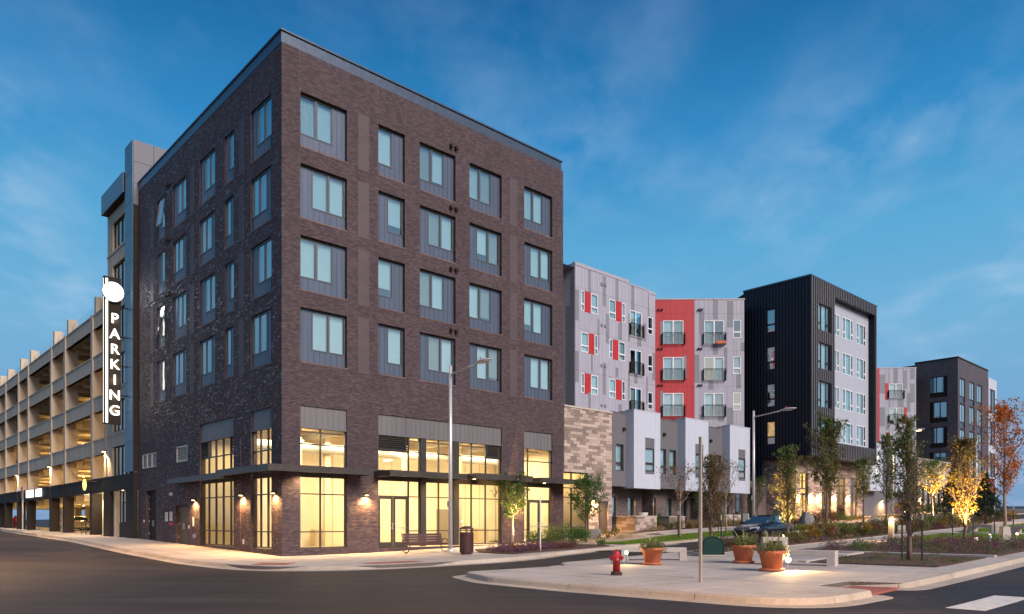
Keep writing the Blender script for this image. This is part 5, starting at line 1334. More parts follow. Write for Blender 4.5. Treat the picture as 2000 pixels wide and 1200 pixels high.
# ================================================================== street furniture
def street_lamp(label, s, t, h, toward, lit=False, rot=0, arm=2.9):
    """toward: +1/-1 arm towards +t/-t"""
    l = thing('street_lamp', label, 'street lamp', s, t, rot=rot, group='street lamps along the pavements')
    MB().tube([(0, 0, .02), (0, 0, h)], [.105, .075], 12).build('pole', mPOLE, l, smooth=True)
    g = MB(); g.cbox(0, 0, .03, .46, .46, .06); g.lathe([(.17, .06), (.14, .16), (.11, .18)], 12); g.build('base_plate', mPOLE, l)
    y1 = toward * arm
    MB().tube([(0, 0, h - .42), (0, y1 * .45, h - .28), (0, y1 * .72, h - .20)], [.045, .04, .035], 8).build('arm', mPOLE, l, smooth=True)
    g = MB(); secs = []
    for k, (yy, w, up, dn) in enumerate(((.66, .05, .04, .03), (.74, .15, .10, .05), (.85, .22, .13, .06), (.96, .17, .08, .05), (1.04, .03, .01, .02))):
        zc = h - .20 + (yy - .66) * .15; b = len(g.v)
        for k2 in range(10):
            a = 2 * math.pi * k2 / 10; x = w * math.cos(a); z = math.sin(a); g.v.append((x, y1 * yy, zc + (z * up if z > 0 else z * dn)))
        secs.append(b)
    for a, b in zip(secs, secs[1:]):
        for k in range(10): g.f.append((a + k, a + (k + 1) % 10, b + (k + 1) % 10, b + k)); g.m.append(0)
    g.f += [tuple(secs[0] + k for k in range(10)), tuple(secs[-1] + k for k in range(10))]; g.m += [0, 0]
    hd = g.build('lamp_head', mPOLE, l, smooth=True)
    g = MB(); g.cbox(0, y1 * .85, h - .235, .22, .40, .03); g.build('lamp_lens', E_('street_lamp_light', (1, .66, .28), 14) if lit else mSIGNW, hd)
    MB().tube([(0, y1 * .78, h - .1), (0, y1 * .78, h + .05)], .035, 8).build('photocell', mREDS, hd)
    g = MB(); g.box(-.13, -.07, -.1, .1, 2.2, 2.5); g.build('hand_hole_cover', mSTEEL, l)
    if lit: lamp('street_light', 'SPOT', (0, y1 * .85, h - .3), lit, (1, .54, .20), l, .15, 155, (0, 0, -1), .7)
    return l
street_lamp('silver street lamp in front of the brown metal bench and the brick building', 7.1, -3.4, 9.1, -1)
street_lamp('silver street lamp behind the parked car before the black tower', 30.6, -6.3, 8.2, -1)
street_lamp('lit street lamp right of the black tower, its head glowing orange', 56.5, -5.6, 8.2, -1, lit=5000, rot=-.25)
street_lamp('thin street lamp in front of the far brick building', 80.7, -5.6, 8.3, -1)
street_lamp('farthest street lamp against the sky at the right edge', 105, -6.2, 6.6, 1)
# two more that stand outside the picture and light the road
street_lamp('lit street lamp on the near side of the left road outside the frame', -15.5, 6, 9, 1, lit=9000, rot=-math.pi * .5)
street_lamp('lit street lamp on the far corner behind the camera', -16, -36, 8.5, 1, lit=42000, rot=-.9)
street_lamp('lit street lamp farther up the near side of the left road outside the frame', -15.5, 34, 9, 1, lit=9000, rot=-math.pi * .5)

def bollard_sign(): pass
# bare posts
sp = thing('sign_post', 'bare weathered steel post standing alone on the near island paving', 'post', 1.2, -21.4)
g = MB(); g.box(-.032, .032, -.035, -.03, .0, 3.75); g.box(-.032, -.027, -.03, .03, 0, 3.75); g.box(.027, .032, -.03, .03, 0, 3.75); g.build('post', mPOSTW, sp)
g = MB()
for k in range(36): g.cbox(0, -.0365, .2 + k * .1, .014, .004, .014)
g.build('punched_hole', mBLACKP, sp, kind='stuff')
sp = thing('sign_post', 'thin white post at the planting bed before the right-hand shop door', 'post', 9.9, -6.8)
MB().tube([(0, 0, 0), (0, 0, 2.7)], .035, 8).build('post', mSIGNW, sp)
s_ = thing('street_sign', 'small square sign on a tall pale post before the garage entrance', 'sign', -.9, 54.9)
MB().tube([(0, 0, 0), (0, 0, 3.6)], .06, 8).build('post', mPOLE, s_)
g = MB(); g.cbox(-.05, -.06, 3.75, .05, .9, 1.1); g.build('sign_board', M('pink_sign_face', (.60, .38, .32), .6), s_)
for k in range(4): g = MB(); g.cbox(-.08, -.06, 4.1 - k * .24, .01, .66, .07); g.build('sign_line', mREDS, s_)

# benches
def slat_bench(label, s, t, rot=0):
    b = thing('slatted_bench', label, 'bench', s, t, rot=rot, group='brown slatted metal benches')
    MB().box(-1.15, 1.15, -.44, -.41, .37, .44).build('front_rail', mMAROON, b)
    for k in range(4): MB().box(-1.15, 1.15, -.42 + k * .12, -.33 + k * .12, .44, .47).build('seat_slat', mMAROON, b)
    for k in range(4):
        g = MB(); g.cbox(0, .11 + k * .03, .50 + k * .125, 2.3, .03, .112, Matrix.Rotation(-.2, 4, 'X')); g.build('back_slat', mMAROON, b)
    for x in (-1.18, 1.18):
        g = MB(); pts = [(x, .05 + .33 * math.cos(a) - .15, .34 + .34 * math.sin(a)) for a in [2 * math.pi * k / 16 for k in range(17)]]
        g.tube(pts, .028, 6, False); g.tube([(x, -.1, .02), (x, -.15, .0)], .06, 6); g.tube([(x, .15, .45), (x, .26, .95)], .025, 6); g.build('end_loop', mMAROON, b)
    return b
slat_bench('brown slatted metal bench in front of the shop doors left of the lamp pole', 6.35, -2.3)
slat_bench('brown slatted bench beyond the boulder near the far townhouses', 62, -4.2)
def concrete_bench(label, s0, t0, s1, t1, h=.52):
    dx, dy = s1 - s0, t1 - t0; ln = math.hypot(dx, dy)
    b = thing('concrete_bench', label, 'bench', (s0 + s1) / 2, (t0 + t1) / 2, z=min(ground(s0, t0), ground(s1, t1)) - .01, rot=math.atan2(dy, dx), group='cast concrete benches')
    me = MB().box(-ln / 2, ln / 2, -.24, .24, h - .17, h); o = me.build('seat', mPRECAST, b)
    for x in (-1, 1): MB().box(x * (ln / 2 - .26), x * (ln / 2), -.24, .24, 0, h - .17).build('leg', mPRECAST, b)
    for o in b.children: bev(o, .012)
    return b
def bev(o, w=.01, seg=2):
    m = o.modifiers.new('bevel', 'BEVEL'); m.width = w; m.segments = seg; m.limit_method = 'ANGLE'
concrete_bench('concrete bench behind the red hydrant and the leftmost clay pot', 7.0, -14.1, 8.5, -16.0)
concrete_bench('concrete bench right of the third clay pot on the near paving', 8.2, -19.3, 8.7, -21.6)
concrete_bench('short concrete bench standing behind the second clay pot', 15.0, -15.5, 15.7, -16.3, .6)
concrete_bench('concrete bench left of the lit bollard', 35.4, -13.0, 33.6, -14.6)
concrete_bench('left of the two concrete benches on the far lawn edge', 34.6, -19.4, 36.5, -17.6)
concrete_bench('right one of the two concrete benches near the orange tree', 33.3, -22.4, 34.6, -20.3)

def clay_pot(label, s, t, sc, seed):
    rs = random.Random(seed)
    p = thing('clay_pot', label, 'flower pot', s, t, group='terracotta pots with spiky plants')
    p.scale = (sc,) * 3
    MB().lathe([(.29, 0), (.35, .015), (.36, .07), (.29, .08)], 32).build('saucer', mTERRA, p, smooth=True)
    MB().lathe([(.25, .05), (.265, .06), (.355, .50), (.40, .505), (.405, .60), (.375, .60), (.36, .53), (.02, .52)], 32).build('pot', mTERRA, p, smooth=True)
    MB().lathe([(.355, .535), (.35, .55), (.01, .57)], 16).build('soil', mSOIL, p)
    g = MB()
    for k in range(70):   # strap leaves arching out
        a = rs.random() * 2 * math.pi; L0 = rs.uniform(.30, .72); el = rs.uniform(.35, 1.45); w = rs.uniform(.012, .028); c = rs.uniform(.02, .2)
        x, y = c * math.cos(a), c * math.sin(a); pts = []
        for j in range(6):
            u = j / 5; r = L0 * u * math.cos(el) * 1.0 + .10 * u * u; z = .56 + L0 * u * math.sin(el) - (.38 * u * u * L0 * (1.5 - el) * 1.6 if el < 1.3 else 0)
            pts.append((x + r * math.cos(a), y + r * math.sin(a), z))
        tx, ty = -math.sin(a), math.cos(a)
        for j in range(5):
            w0 = w * (1 - (j / 5) ** 2); w1 = w * (1 - ((j + 1) / 5) ** 2)
            A, B = pts[j], pts[j + 1]
            g.quad((A[0] - tx * w0, A[1] - ty * w0, A[2]), (A[0] + tx * w0, A[1] + ty * w0, A[2]), (B[0] + tx * w1, B[1] + ty * w1, B[2]), (B[0] - tx * w1, B[1] - ty * w1, B[2]))
    g.build('spiky_plant', [lAGAVE], p)
    g = MB(); leaf_cloud(g, 0, 0, .66, .52, .42, .20, 900, .04, rs); leaf_cloud(g, .28, -.2, .55, .2, .2, .2, 200, .035, rs); g.build('trailing_plant', [lSAGE if seed % 2 else lOLIVE], p, kind='stuff')
    return p
def leaf_cloud(g, cx, cy, cz, rx, ry, rz, n, size, rs, shell=.0, up=0):
    for k in range(n):
        while True:
            x, y, z = rs.uniform(-1, 1), rs.uniform(-1, 1), rs.uniform(-1, 1); d = x * x + y * y + z * z
            if shell < d < 1: break
        leaf(g, cx + x * rx, cy + y * ry, cz + z * rz, size * rs.uniform(.6, 1.3), rs, up)
def leaf(g, x, y, z, s, rs, up=0):
    a = rs.random() * 6.283; e = rs.uniform(-1.2, 1.2) + up
    d = (math.cos(a) * math.cos(e) * s, math.sin(a) * math.cos(e) * s, math.sin(e) * s)
    b = rs.random() * 6.283; w = s * .42
    p = (math.cos(b) * w, math.sin(b) * w, rs.uniform(-.6, .6) * w)
    g.quad((x - d[0], y - d[1], z - d[2]), (x + p[0], y + p[1], z + p[2]), (x + d[0], y + d[1], z + d[2]), (x - p[0], y - p[1], z - p[2]))
clay_pot('leftmost clay pot beside the red hydrant, spiky plant with trailing leaves', 6.0, -16.3, 1.0, 1)
clay_pot('middle clay pot in front of the parked car, tall spiky plant', 8.3, -18.5, 1.06, 2)
clay_pot('third clay pot just left of the bright ground lamp', 5.9, -20.85, 1.04, 3)

def hydrant(label, s, t, rot=0):
    h = thing('fire_hydrant', label, 'fire hydrant', s, t, rot=rot, group='red fire hydrants')
    MB().lathe([(.17, 0), (.17, .035), (.12, .04), (.12, .07), (.16, .075), (.16, .105), (.10, .11)], 20).build('base_flange', mRUST, h)
    g = MB()
    for k in range(6): a = k * math.pi / 3; g.cbox(.14 * math.cos(a), .14 * math.sin(a), .055, .03, .03, .05)
    g.build('bolt', mRUST, h)
    MB().lathe([(.105, .10), (.108, .42), (.125, .425), (.125, .455), (.112, .46), (.118, .55), (.130, .56), (.130, .585), (.112, .59), (.095, .66), (.055, .71), (.02, .72)], 24).build('barrel', mHYD, h, smooth=True)
    MB().lathe([(.03, .715), (.03, .765), (.0, .77)], 5).build('operating_nut', mHYD, h)
    for d, r, ln in (((0, -1), .062, .19), ((0, 1), .062, .19), ((-1, 0), .085, .20)):
        g = MB(); g.tube([(d[0] * .08, d[1] * .08, .52), (d[0] * (ln - .04), d[1] * (ln - .04), .52)], r * .8, 14); g.tube([(d[0] * (ln - .04), d[1] * (ln - .04), .52), (d[0] * (ln + .01), d[1] * (ln + .01), .52)], r, 14); g.tube([(d[0] * (ln + .01), d[1] * (ln + .01), .52), (d[0] * (ln + .045), d[1] * (ln + .045), .52)], r * .35, 5); n_ = g.build('hose_nozzle', mHYD, h)
        bev(n_, .006, 1)
        g = MB(); g.tube([(d[0] * ln + d[1] * .05, d[1] * ln, .46), (d[0] * ln + d[1] * .06, d[1] * ln * .95, .36), (d[0] * .13, d[1] * .13, .34)], .008, 5); g.build('chain', mRUST, n_)
    return h
hydrant('red fire hydrant on the near island paving left of the clay pots', 1.6, -18.3, .3)
hydrant('small distant red fire hydrant before the garage black columns', 1.0, 70.5).scale = (1.9,) * 3

def litter_bin(label, s, t):
    b = thing('litter_bin', label, 'litter bin', s, t, group='brown metal litter bins')
    MB().lathe([(.27, 0), (.28, .05), (.24, .06)], 20).build('base', mMAROON, b)
    MB().lathe([(.27, .07), (.29, .08), (.30, .98), (.315, .99), (.315, 1.02), (.25, 1.02), (.25, .5), (.01, .5)], 28).build('drum', mMAROON, b, smooth=False)
    g = MB()
    for k in range(24): a = 2 * math.pi * k / 24; g.tube([(.31 * math.cos(a), .31 * math.sin(a), .08), (.315 * math.cos(a), .315 * math.sin(a), .98)], .011, 4)
    g.build('drum_bar', mMAROON, b, kind='stuff')
    for k in range(4): a = math.pi / 4 + k * math.pi / 2; MB().tube([(.27 * math.cos(a), .27 * math.sin(a), 1.0), (.27 * math.cos(a), .27 * math.sin(a), 1.17)], .022, 6).build('lid_post', mMAROON, b)
    MB().lathe([(.34, 1.16), (.35, 1.18), (.22, 1.27), (.05, 1.31), (.01, 1.31)], 28).build('lid', mMAROON, b, smooth=True)
    return b
litter_bin('round brown litter bin by the planting bed right of the lamp pole', 6.4, -5.5)
litter_bin('round brown litter bin near the lit piers of the black tower', 50.6, -3.4)

# green utility box with rounded top
ub = thing('utility_box', 'dark green rounded metal utility box on the island left of the second clay pot', 'utility box', 11.0, -15.5, rot=-.85)
g = MB(); n = 14; pr = [(-.44, 0)] + [(-.44 * math.cos(math.pi * k / n) if 0 < k < n else (-.44 if k == 0 else .44), .44 + .33 * math.sin(math.pi * k / n)) for k in range(n + 1)] + [(.44, 0)]
def extr(g, pr, y0, y1):
    b = len(g.v); m = len(pr)
    for y in (y0, y1): g.v += [(x, y, z) for x, z in pr]
    g.f += [tuple(range(b, b + m)), tuple(range(b + m, b + 2 * m))[::-1]]; g.m += [0, 0]
    for k in range(m): g.f.append((b + k, b + (k + 1) % m, b + m + (k + 1) % m, b + m + k)); g.m.append(0)
extr(g, pr, -.36, .36); g.build('shell', mGREENM, ub)
g = MB(); extr(g, [(x * .86, .05 + z * .88) for x, z in pr], -.385, -.365); g.build('front_plate', mGREENM, ub)
g = MB(); extr(g, [(x * 1.04, z * 1.02) for x, z in pr], -.36, -.33); g.build('end_rim', mGREENM, ub); g = MB(); extr(g, [(x * 1.04, z * 1.02) for x, z in pr], .33, .39); g.build('end_rim', mGREENM, ub)
g = MB(); g.box(-.5, .5, -.45, .45, 0, .05); g.build('plinth', mPRECAST, ub)

# low lamps
def ground_lamp(label, s, t, e, direction, power, size=.09, tall=.34, spot=70, plate_=True, col=(1, .62, .24)):
    l = thing('ground_lamp', label, 'ground lamp', s, t, group='small ground spot lamps')
    d = Vector(direction).normalized()
    if plate_: MB().lathe([(.13, 0), (.13, .02), (.02, .025)], 12).build('base_plate', mSTEEL, l)
    MB().tube([(0, 0, 0), (0, 0, tall - .06)], .022, 8).build('stem', mSTEEL, l)
    c = Vector((0, 0, tall)); a = c - d * .10; b = c + d * .07
    MB().tube([a, b], [.045, size * .75], 12).build('lamp_body', mSTEEL, l)
    MB().tube([b + d * .001, b + d * .012], size * .66, 12).build('lamp_lens', e, l)
    lamp('ground_spot', 'SPOT', tuple(b + d * .03), power, col, l, .05, spot, d, .7)
    return l
eSTAR = E_('dazzling_ground_lamp_light', (1.0, .80, .48), 22)
# grid direction helper: world camera side is (-s,-t) mix
ground_lamp('dazzling ground lamp on the near paving right of the third clay pot', 6.6, -21.0, eSTAR, (-.55, -.55, .12), 520, .12, .30, 150)
ground_lamp('glowing ground lamp between the red hydrant and the leftmost clay pot', 5.8, -15.3, E_('ground_lamp_light', (1, .72, .34), 9), (-.6, -.5, .05), 110, .10, .40, 140)
ground_lamp('glowing ground lamp beside the uplit narrow tree left of the far bench', 21.4, -13.2, E_('ground_lamp_light_b', (1, .70, .32), 8), (-1.5, -.95, 1.75), 7000, .10, .30, 60)
ground_lamp('ground lamp at the foot of the small tree by the shop window', 13.2, -2.3, eWARM, (-.3, .45, 1), 3000, .08, .22, 80)
ground_lamp('ground lamp lighting the narrow tree at the left of the lawn', 22.0, -21.9, eWARM, (.42, .35, 1), 5000, .09, .25, 60)
ground_lamp('green glowing ground lamp by the concrete post on the lawn', 25.4, -22.6, E_('ground_lamp_light_c', (1, .75, .38), 8), (-.5, -.3, .35), 160, .08, .35, 100)
ground_lamp('bent grey ground lamp in the flower border right of the lawn tree', 20.2, -22.9, eWARM, (.4, .3, 1), 200, .06, .5, 60)
ground_lamp('ground lamp in the far shrubs behind the lawn', 47.5, -13.6, E_('ground_lamp_light_d', (1, .65, .26), 8), (-.6, -.4, .2), 300, .12, .35, 120)
ground_lamp('ground lamp under the small yellow lit tree in the far bed', 48.6, -11.9, eWARM, (-.2, .15, 1), 12000, .1, .25, 70)
bo = thing('bollard_light', 'square grey bollard with a glowing top at the lawn corner', 'bollard', 25.0, -17.2)
MB().box(-.11, .11, -.11, .11, 0, 1.0).build('post', M('bollard_concrete', (.28, .25, .22), .8), bo); MB().box(-.11, .11, -.11, .11, 1.18, 1.24).build('cap', mBLACKM, bo)
g = MB(); g.box(-.07, .07, -.07, .07, 1.0, 1.18); g.build('lamp_glass', E_('bollard_light_lens', (1, .68, .28), 4), bo); lamp('bollard_glow', 'POINT', (-.16, -.16, 1.1), 220, (1, .62, .25), bo, .06)
cp = thing('concrete_post', 'short tapered concrete post at the right end of the lawn', 'post', 25.9, -22.0)
MB().lathe([(.24, 0), (.26, .35), (.22, .7), (.02, .72)], 4).build('post', mPRECAST, cp)
bl = thing('bike_loop', 'grey steel bicycle loop before the black tower', 'bike stand', 57.5, -6.3)
MB().tube([(-.3, 0, 0), (-.3, 0, .75), (-.2, 0, .88), (.2, 0, .88), (.3, 0, .75), (.3, 0, 0)], .04, 8).build('hoop', mSTEEL, bl)
ns = thing('notice_sign', 'small white notice on two stakes in the verge left of the parked car', 'sign', 30.3, -5.9)
g = MB(); g.cbox(0, 0, .95, .05, .42, .62); g.build('notice', mSIGNW, ns)
for y in (-.15, .15): MB().tube([(.04, y, 0), (.04, y, 1.2)], .02, 5).build('stake', mBLACKP, ns)
bk = thing('bicycle_rack', 'dark curved bicycle stand on a post beside the uplit tree', 'bike stand', 24.2, -12.4, .45)
g = MB(); g.tube([(0, 0, 0), (0, 0, 1.2)], .025, 6); g.tube([(0, .5 * math.cos(a) * .8, 1.25 + .22 * math.sin(a)) for a in [k * 2 * math.pi / 14 for k in range(15)]], .025, 5, False); g.build('loop', mBLACKP, bk)

def boulder(label, s, t, sx, sy, sz, seed):
    b = thing('boulder', label, 'boulder', s, t, rot=seed, group='grey boulders among the shrubs'); rs = random.Random(seed)
    bm = bmesh.new(); bmesh.ops.create_icosphere(bm, subdivisions=3, radius=1)
    fs = [Vector((rs.uniform(-1, 1), rs.uniform(-1, 1), rs.uniform(-.3, 1))).normalized() for _ in range(9)]
    for v in bm.verts:
        k = 1.0
        for q in fs:
            d = v.co.normalized().dot(q)
            if d > .72: k = min(k, .72 / d)
        v.co *= k; v.co = Vector((v.co.x * sx, v.co.y * sy, max(v.co.z, -.3) * sz))
    me = bpy.data.meshes.new('rock'); bm.to_mesh(me); bm.free(); me.materials.append(mROCK)
    o = bpy.data.objects.new('rock', me); C.objects.link(o); o.parent = b
boulder('large pointed grey boulder under the tall tree before the black tower', 40.6, -5.2, .75, .6, 1.25, 2)
boulder('small grey boulder near the bicycle loop', 52.5, -5.4, .6, .5, .6, 5); boulder('rounded pale boulder at the far verge by the bench', 60.5, -6.0, 1.0, .6, .5, 8)
boulder('grey boulder at the end of the shrubs by the stone building', 19.5, -1.9, .5, .4, .75, 11)

# ================================================================== cars
def car(label, paint, s, t, rot, z=None, group=None, L0=4.5):
    c = thing('parked_car', label, 'car', s, t, z, rot=rot, group=group)
    # body: loft of sections along x (front at +x); y half width; z profile
    st = [(2.28, .62, .30, .58), (2.18, .78, .22, .70), (1.75, .86, .18, .84), (1.05, .90, .17, .96), (.55, .91, .17, 1.00), (-.6, .91, .17, 1.02), (-1.5, .90, .18, 1.03), (-2.0, .85, .24, 1.02), (-2.20, .76, .32, .94), (-2.26, .66, .42, .80)]
    g = MB(); rings = []
    for x, w, zb, zt in st:
        h = zt - zb; sec = [(w * .82, zb), (w * .97, zb + h * .22), (w, zb + h * .52), (w * .985, zb + h * .78), (w * .90, zt - h * .05), (w * .60, zt), (0, zt + .015)]
        b = len(g.v); pts = [(x, y, z) for y, z in sec] + [(x, -y, z) for y, z in sec[-2::-1]]; g.v += pts; rings.append(b)
    m = len(pts)
    for a, b in zip(rings, rings[1:]):
        for k in range(m - 1): g.f.append((a + k, a + k + 1, b + k + 1, b + k)); g.m.append(0)
        g.f.append((a + m - 1, a, b, b + m - 1)); g.m.append(0)
    g.f += [tuple(rings[0] + k for k in range(m)), tuple(rings[-1] + k for k in range(m))[::-1]]; g.m += [0, 0]
    o = g.build('body', paint, c, smooth=True); bev(o, .02, 2)
    # greenhouse
    gl = MB(); rf = MB()
    lo = [(1.02, .74, .97), (-.1, .82, 1.01), (-1.3, .80, 1.02), (-2.02, .66, 1.00)]; hi = [(.22, .56, 1.40), (-.2, .60, 1.47), (-1.1, .58, 1.46), (-1.62, .52, 1.37)]
    for i in range(3):
        for sgn in (-1, 1):
            A, B, Cc, D = [(p[0], p[1] * sgn, p[2]) for p in (lo[i], lo[i + 1], hi[i + 1], hi[i])]; gl.quad(A, B, Cc, D)
    gl.quad((lo[0][0], -lo[0][1], lo[0][2]), (lo[0][0], lo[0][1], lo[0][2]), (hi[0][0], hi[0][1], hi[0][2]), (hi[0][0], -hi[0][1], hi[0][2]))
    gl.quad((lo[3][0], -lo[3][1], lo[3][2]), (lo[3][0], lo[3][1], lo[3][2]), (hi[3][0], hi[3][1], hi[3][2]), (hi[3][0], -hi[3][1], hi[3][2]))
    gl.build('car_window', mCARG, c)
    for i in range(3): rf.quad((hi[i][0], -hi[i][1], hi[i][2] + .01), (hi[i][0], hi[i][1], hi[i][2] + .01), (hi[i + 1][0], hi[i + 1][1], hi[i + 1][2] + .01), (hi[i + 1][0], -hi[i + 1][1], hi[i + 1][2] + .01))
    for sgn in (-1, 1):
        rf.tube([(lo[0][0], lo[0][1] * sgn, lo[0][2]), (hi[0][0], hi[0][1] * sgn, hi[0][2]), (hi[1][0], hi[1][1] * sgn, hi[1][2]), (hi[2][0], hi[2][1] * sgn, hi[2][2]), (hi[3][0], hi[3][1] * sgn, hi[3][2]), (lo[3][0], lo[3][1] * sgn, lo[3][2])], .035, 6)
        for i in (1, 2): rf.tube([(lo[i][0], lo[i][1] * sgn, lo[i][2]), (hi[i][0], hi[i][1] * sgn, hi[i][2])], .028, 5)
    rf.build('roof', paint, c, smooth=True)
    for x in (1.38, -1.32):
        for sgn in (-1, 1):
            w = MB(); y0 = sgn * .70; y1 = sgn * .915
            w.tube([(x, y0, .33), (x, y1, .33)], .33, 24); wh = w.build('wheel', mTYRE, c)
            r = MB(); r.tube([(x, y1 - sgn * .03, .33), (x, y1 + sgn * .008, .33)], .225, 24); r.build('rim_dish', mBLACKP, wh)
            r = MB()
            for k in range(7):
                a = 2 * math.pi * k / 7; r.tube([(x, y1 + sgn * .012, .33), (x + .21 * math.cos(a), y1 + sgn * .016, .33 + .21 * math.sin(a))], .022, 4)
            r.tube([(x + .215 * math.cos(2 * math.pi * k / 20), y1 + sgn * .012, .33 + .215 * math.sin(2 * math.pi * k / 20)) for k in range(21)], .018, 5, False); r.build('rim', mSTEEL, wh)
            a_ = MB(); a_.tube([(x + .40 * math.cos(math.pi * k / 12), sgn * .905, .33 + .40 * math.sin(math.pi * k / 12)) for k in range(13)], .03, 5, False); a_.build('wheel_arch', mBLACKP, c)
    for sgn in (-1, 1):
        g = MB(); g.quad((2.20, sgn * .40, .60), (2.235, sgn * .38, .73), (1.86, sgn * .80, .80), (1.98, sgn * .815, .64)); P = [Vector(p) + Vector((.03, sgn * .03, .01)) for p in g.v[:4]]; g.v = []; g.f = []; g.m = []; g.quad(*P); g.build('headlight', mLENS, c)
        g = MB(); g.cbox(.72, sgn * .98, 1.02, .14, .20, .13); g.build('wing_mirror', paint, c)
        g = MB(); g.cbox(-2.17, sgn * .66, .86, .14, .22, .14); g.build('tail_light', mTAIL, c)
        for x in (-.05, -.95): g = MB(); g.cbox(x, sgn * .93, .84, .16, .03, .03); g.build('door_handle', mSTEEL, c)
    g = MB(); g.cbox(2.27, 0, .55, .05, .66, .17); g.build('grille', mBLACKP, c)
    g = MB(); g.cbox(2.29, 0, .645, .04, .70, .025); g.cbox(2.295, 0, .56, .03, .14, .08); g.build('grille_trim', mSTEEL, c)
    g = MB(); g.cbox(2.24, 0, .30, .08, 1.2, .12); g.build('lower_intake', mBLACKP, c)
    return c
mCARG = M('car_glass', (.02, .035, .045), .04, 0, spec=1.0, coat=1); mTYRE = M('tyre_rubber', (.02, .02, .02), .85); mLENS = M('headlight_lens', (.6, .62, .65), .12, .3, coat=1); mTAIL = M('tail_lens', (.4, .02, .02), .2)
pNAVY = M('navy_car_paint', (.012, .016, .030), .22, .4, coat=1, var=.03); pWHITE = M('white_car_paint', (.6, .6, .6), .25, .1, coat=1, var=.03); pBLUE = M('blue_car_paint', (.05, .10, .20), .25, .3, coat=1); pBEIGE = M('beige_car_paint', (.38, .32, .22), .3, .2, coat=1)
car('black hatchback parked on the street in front of the stone base of the tower', pNAVY, 25.75, -9.65, math.pi, ground(25.7, -9.6) - .15 + .02)
gg = 'cars on the garage decks'
car('dark car with red tail light on the upper garage deck', pNAVY, 3.2, 53.0, math.pi, 13.52, gg)
car('white car parked on the middle garage deck near the blade sign', pWHITE, 3.2, 34.6, 0, 6.97, gg)
car('blue car at the garage deck edge beside the stair tower', pBLUE, 4.0, 30.2, 0, 6.97, gg)
car('beige car just inside the garage entrance under the lit panels', pBEIGE, 3.2, 52.3, math.pi / 2, ground(6, 52), gg)
car('pale car inside the garage near the small distant hydrant', pWHITE, 5.0, 66.5, math.pi / 2, ground(5, 66), gg)

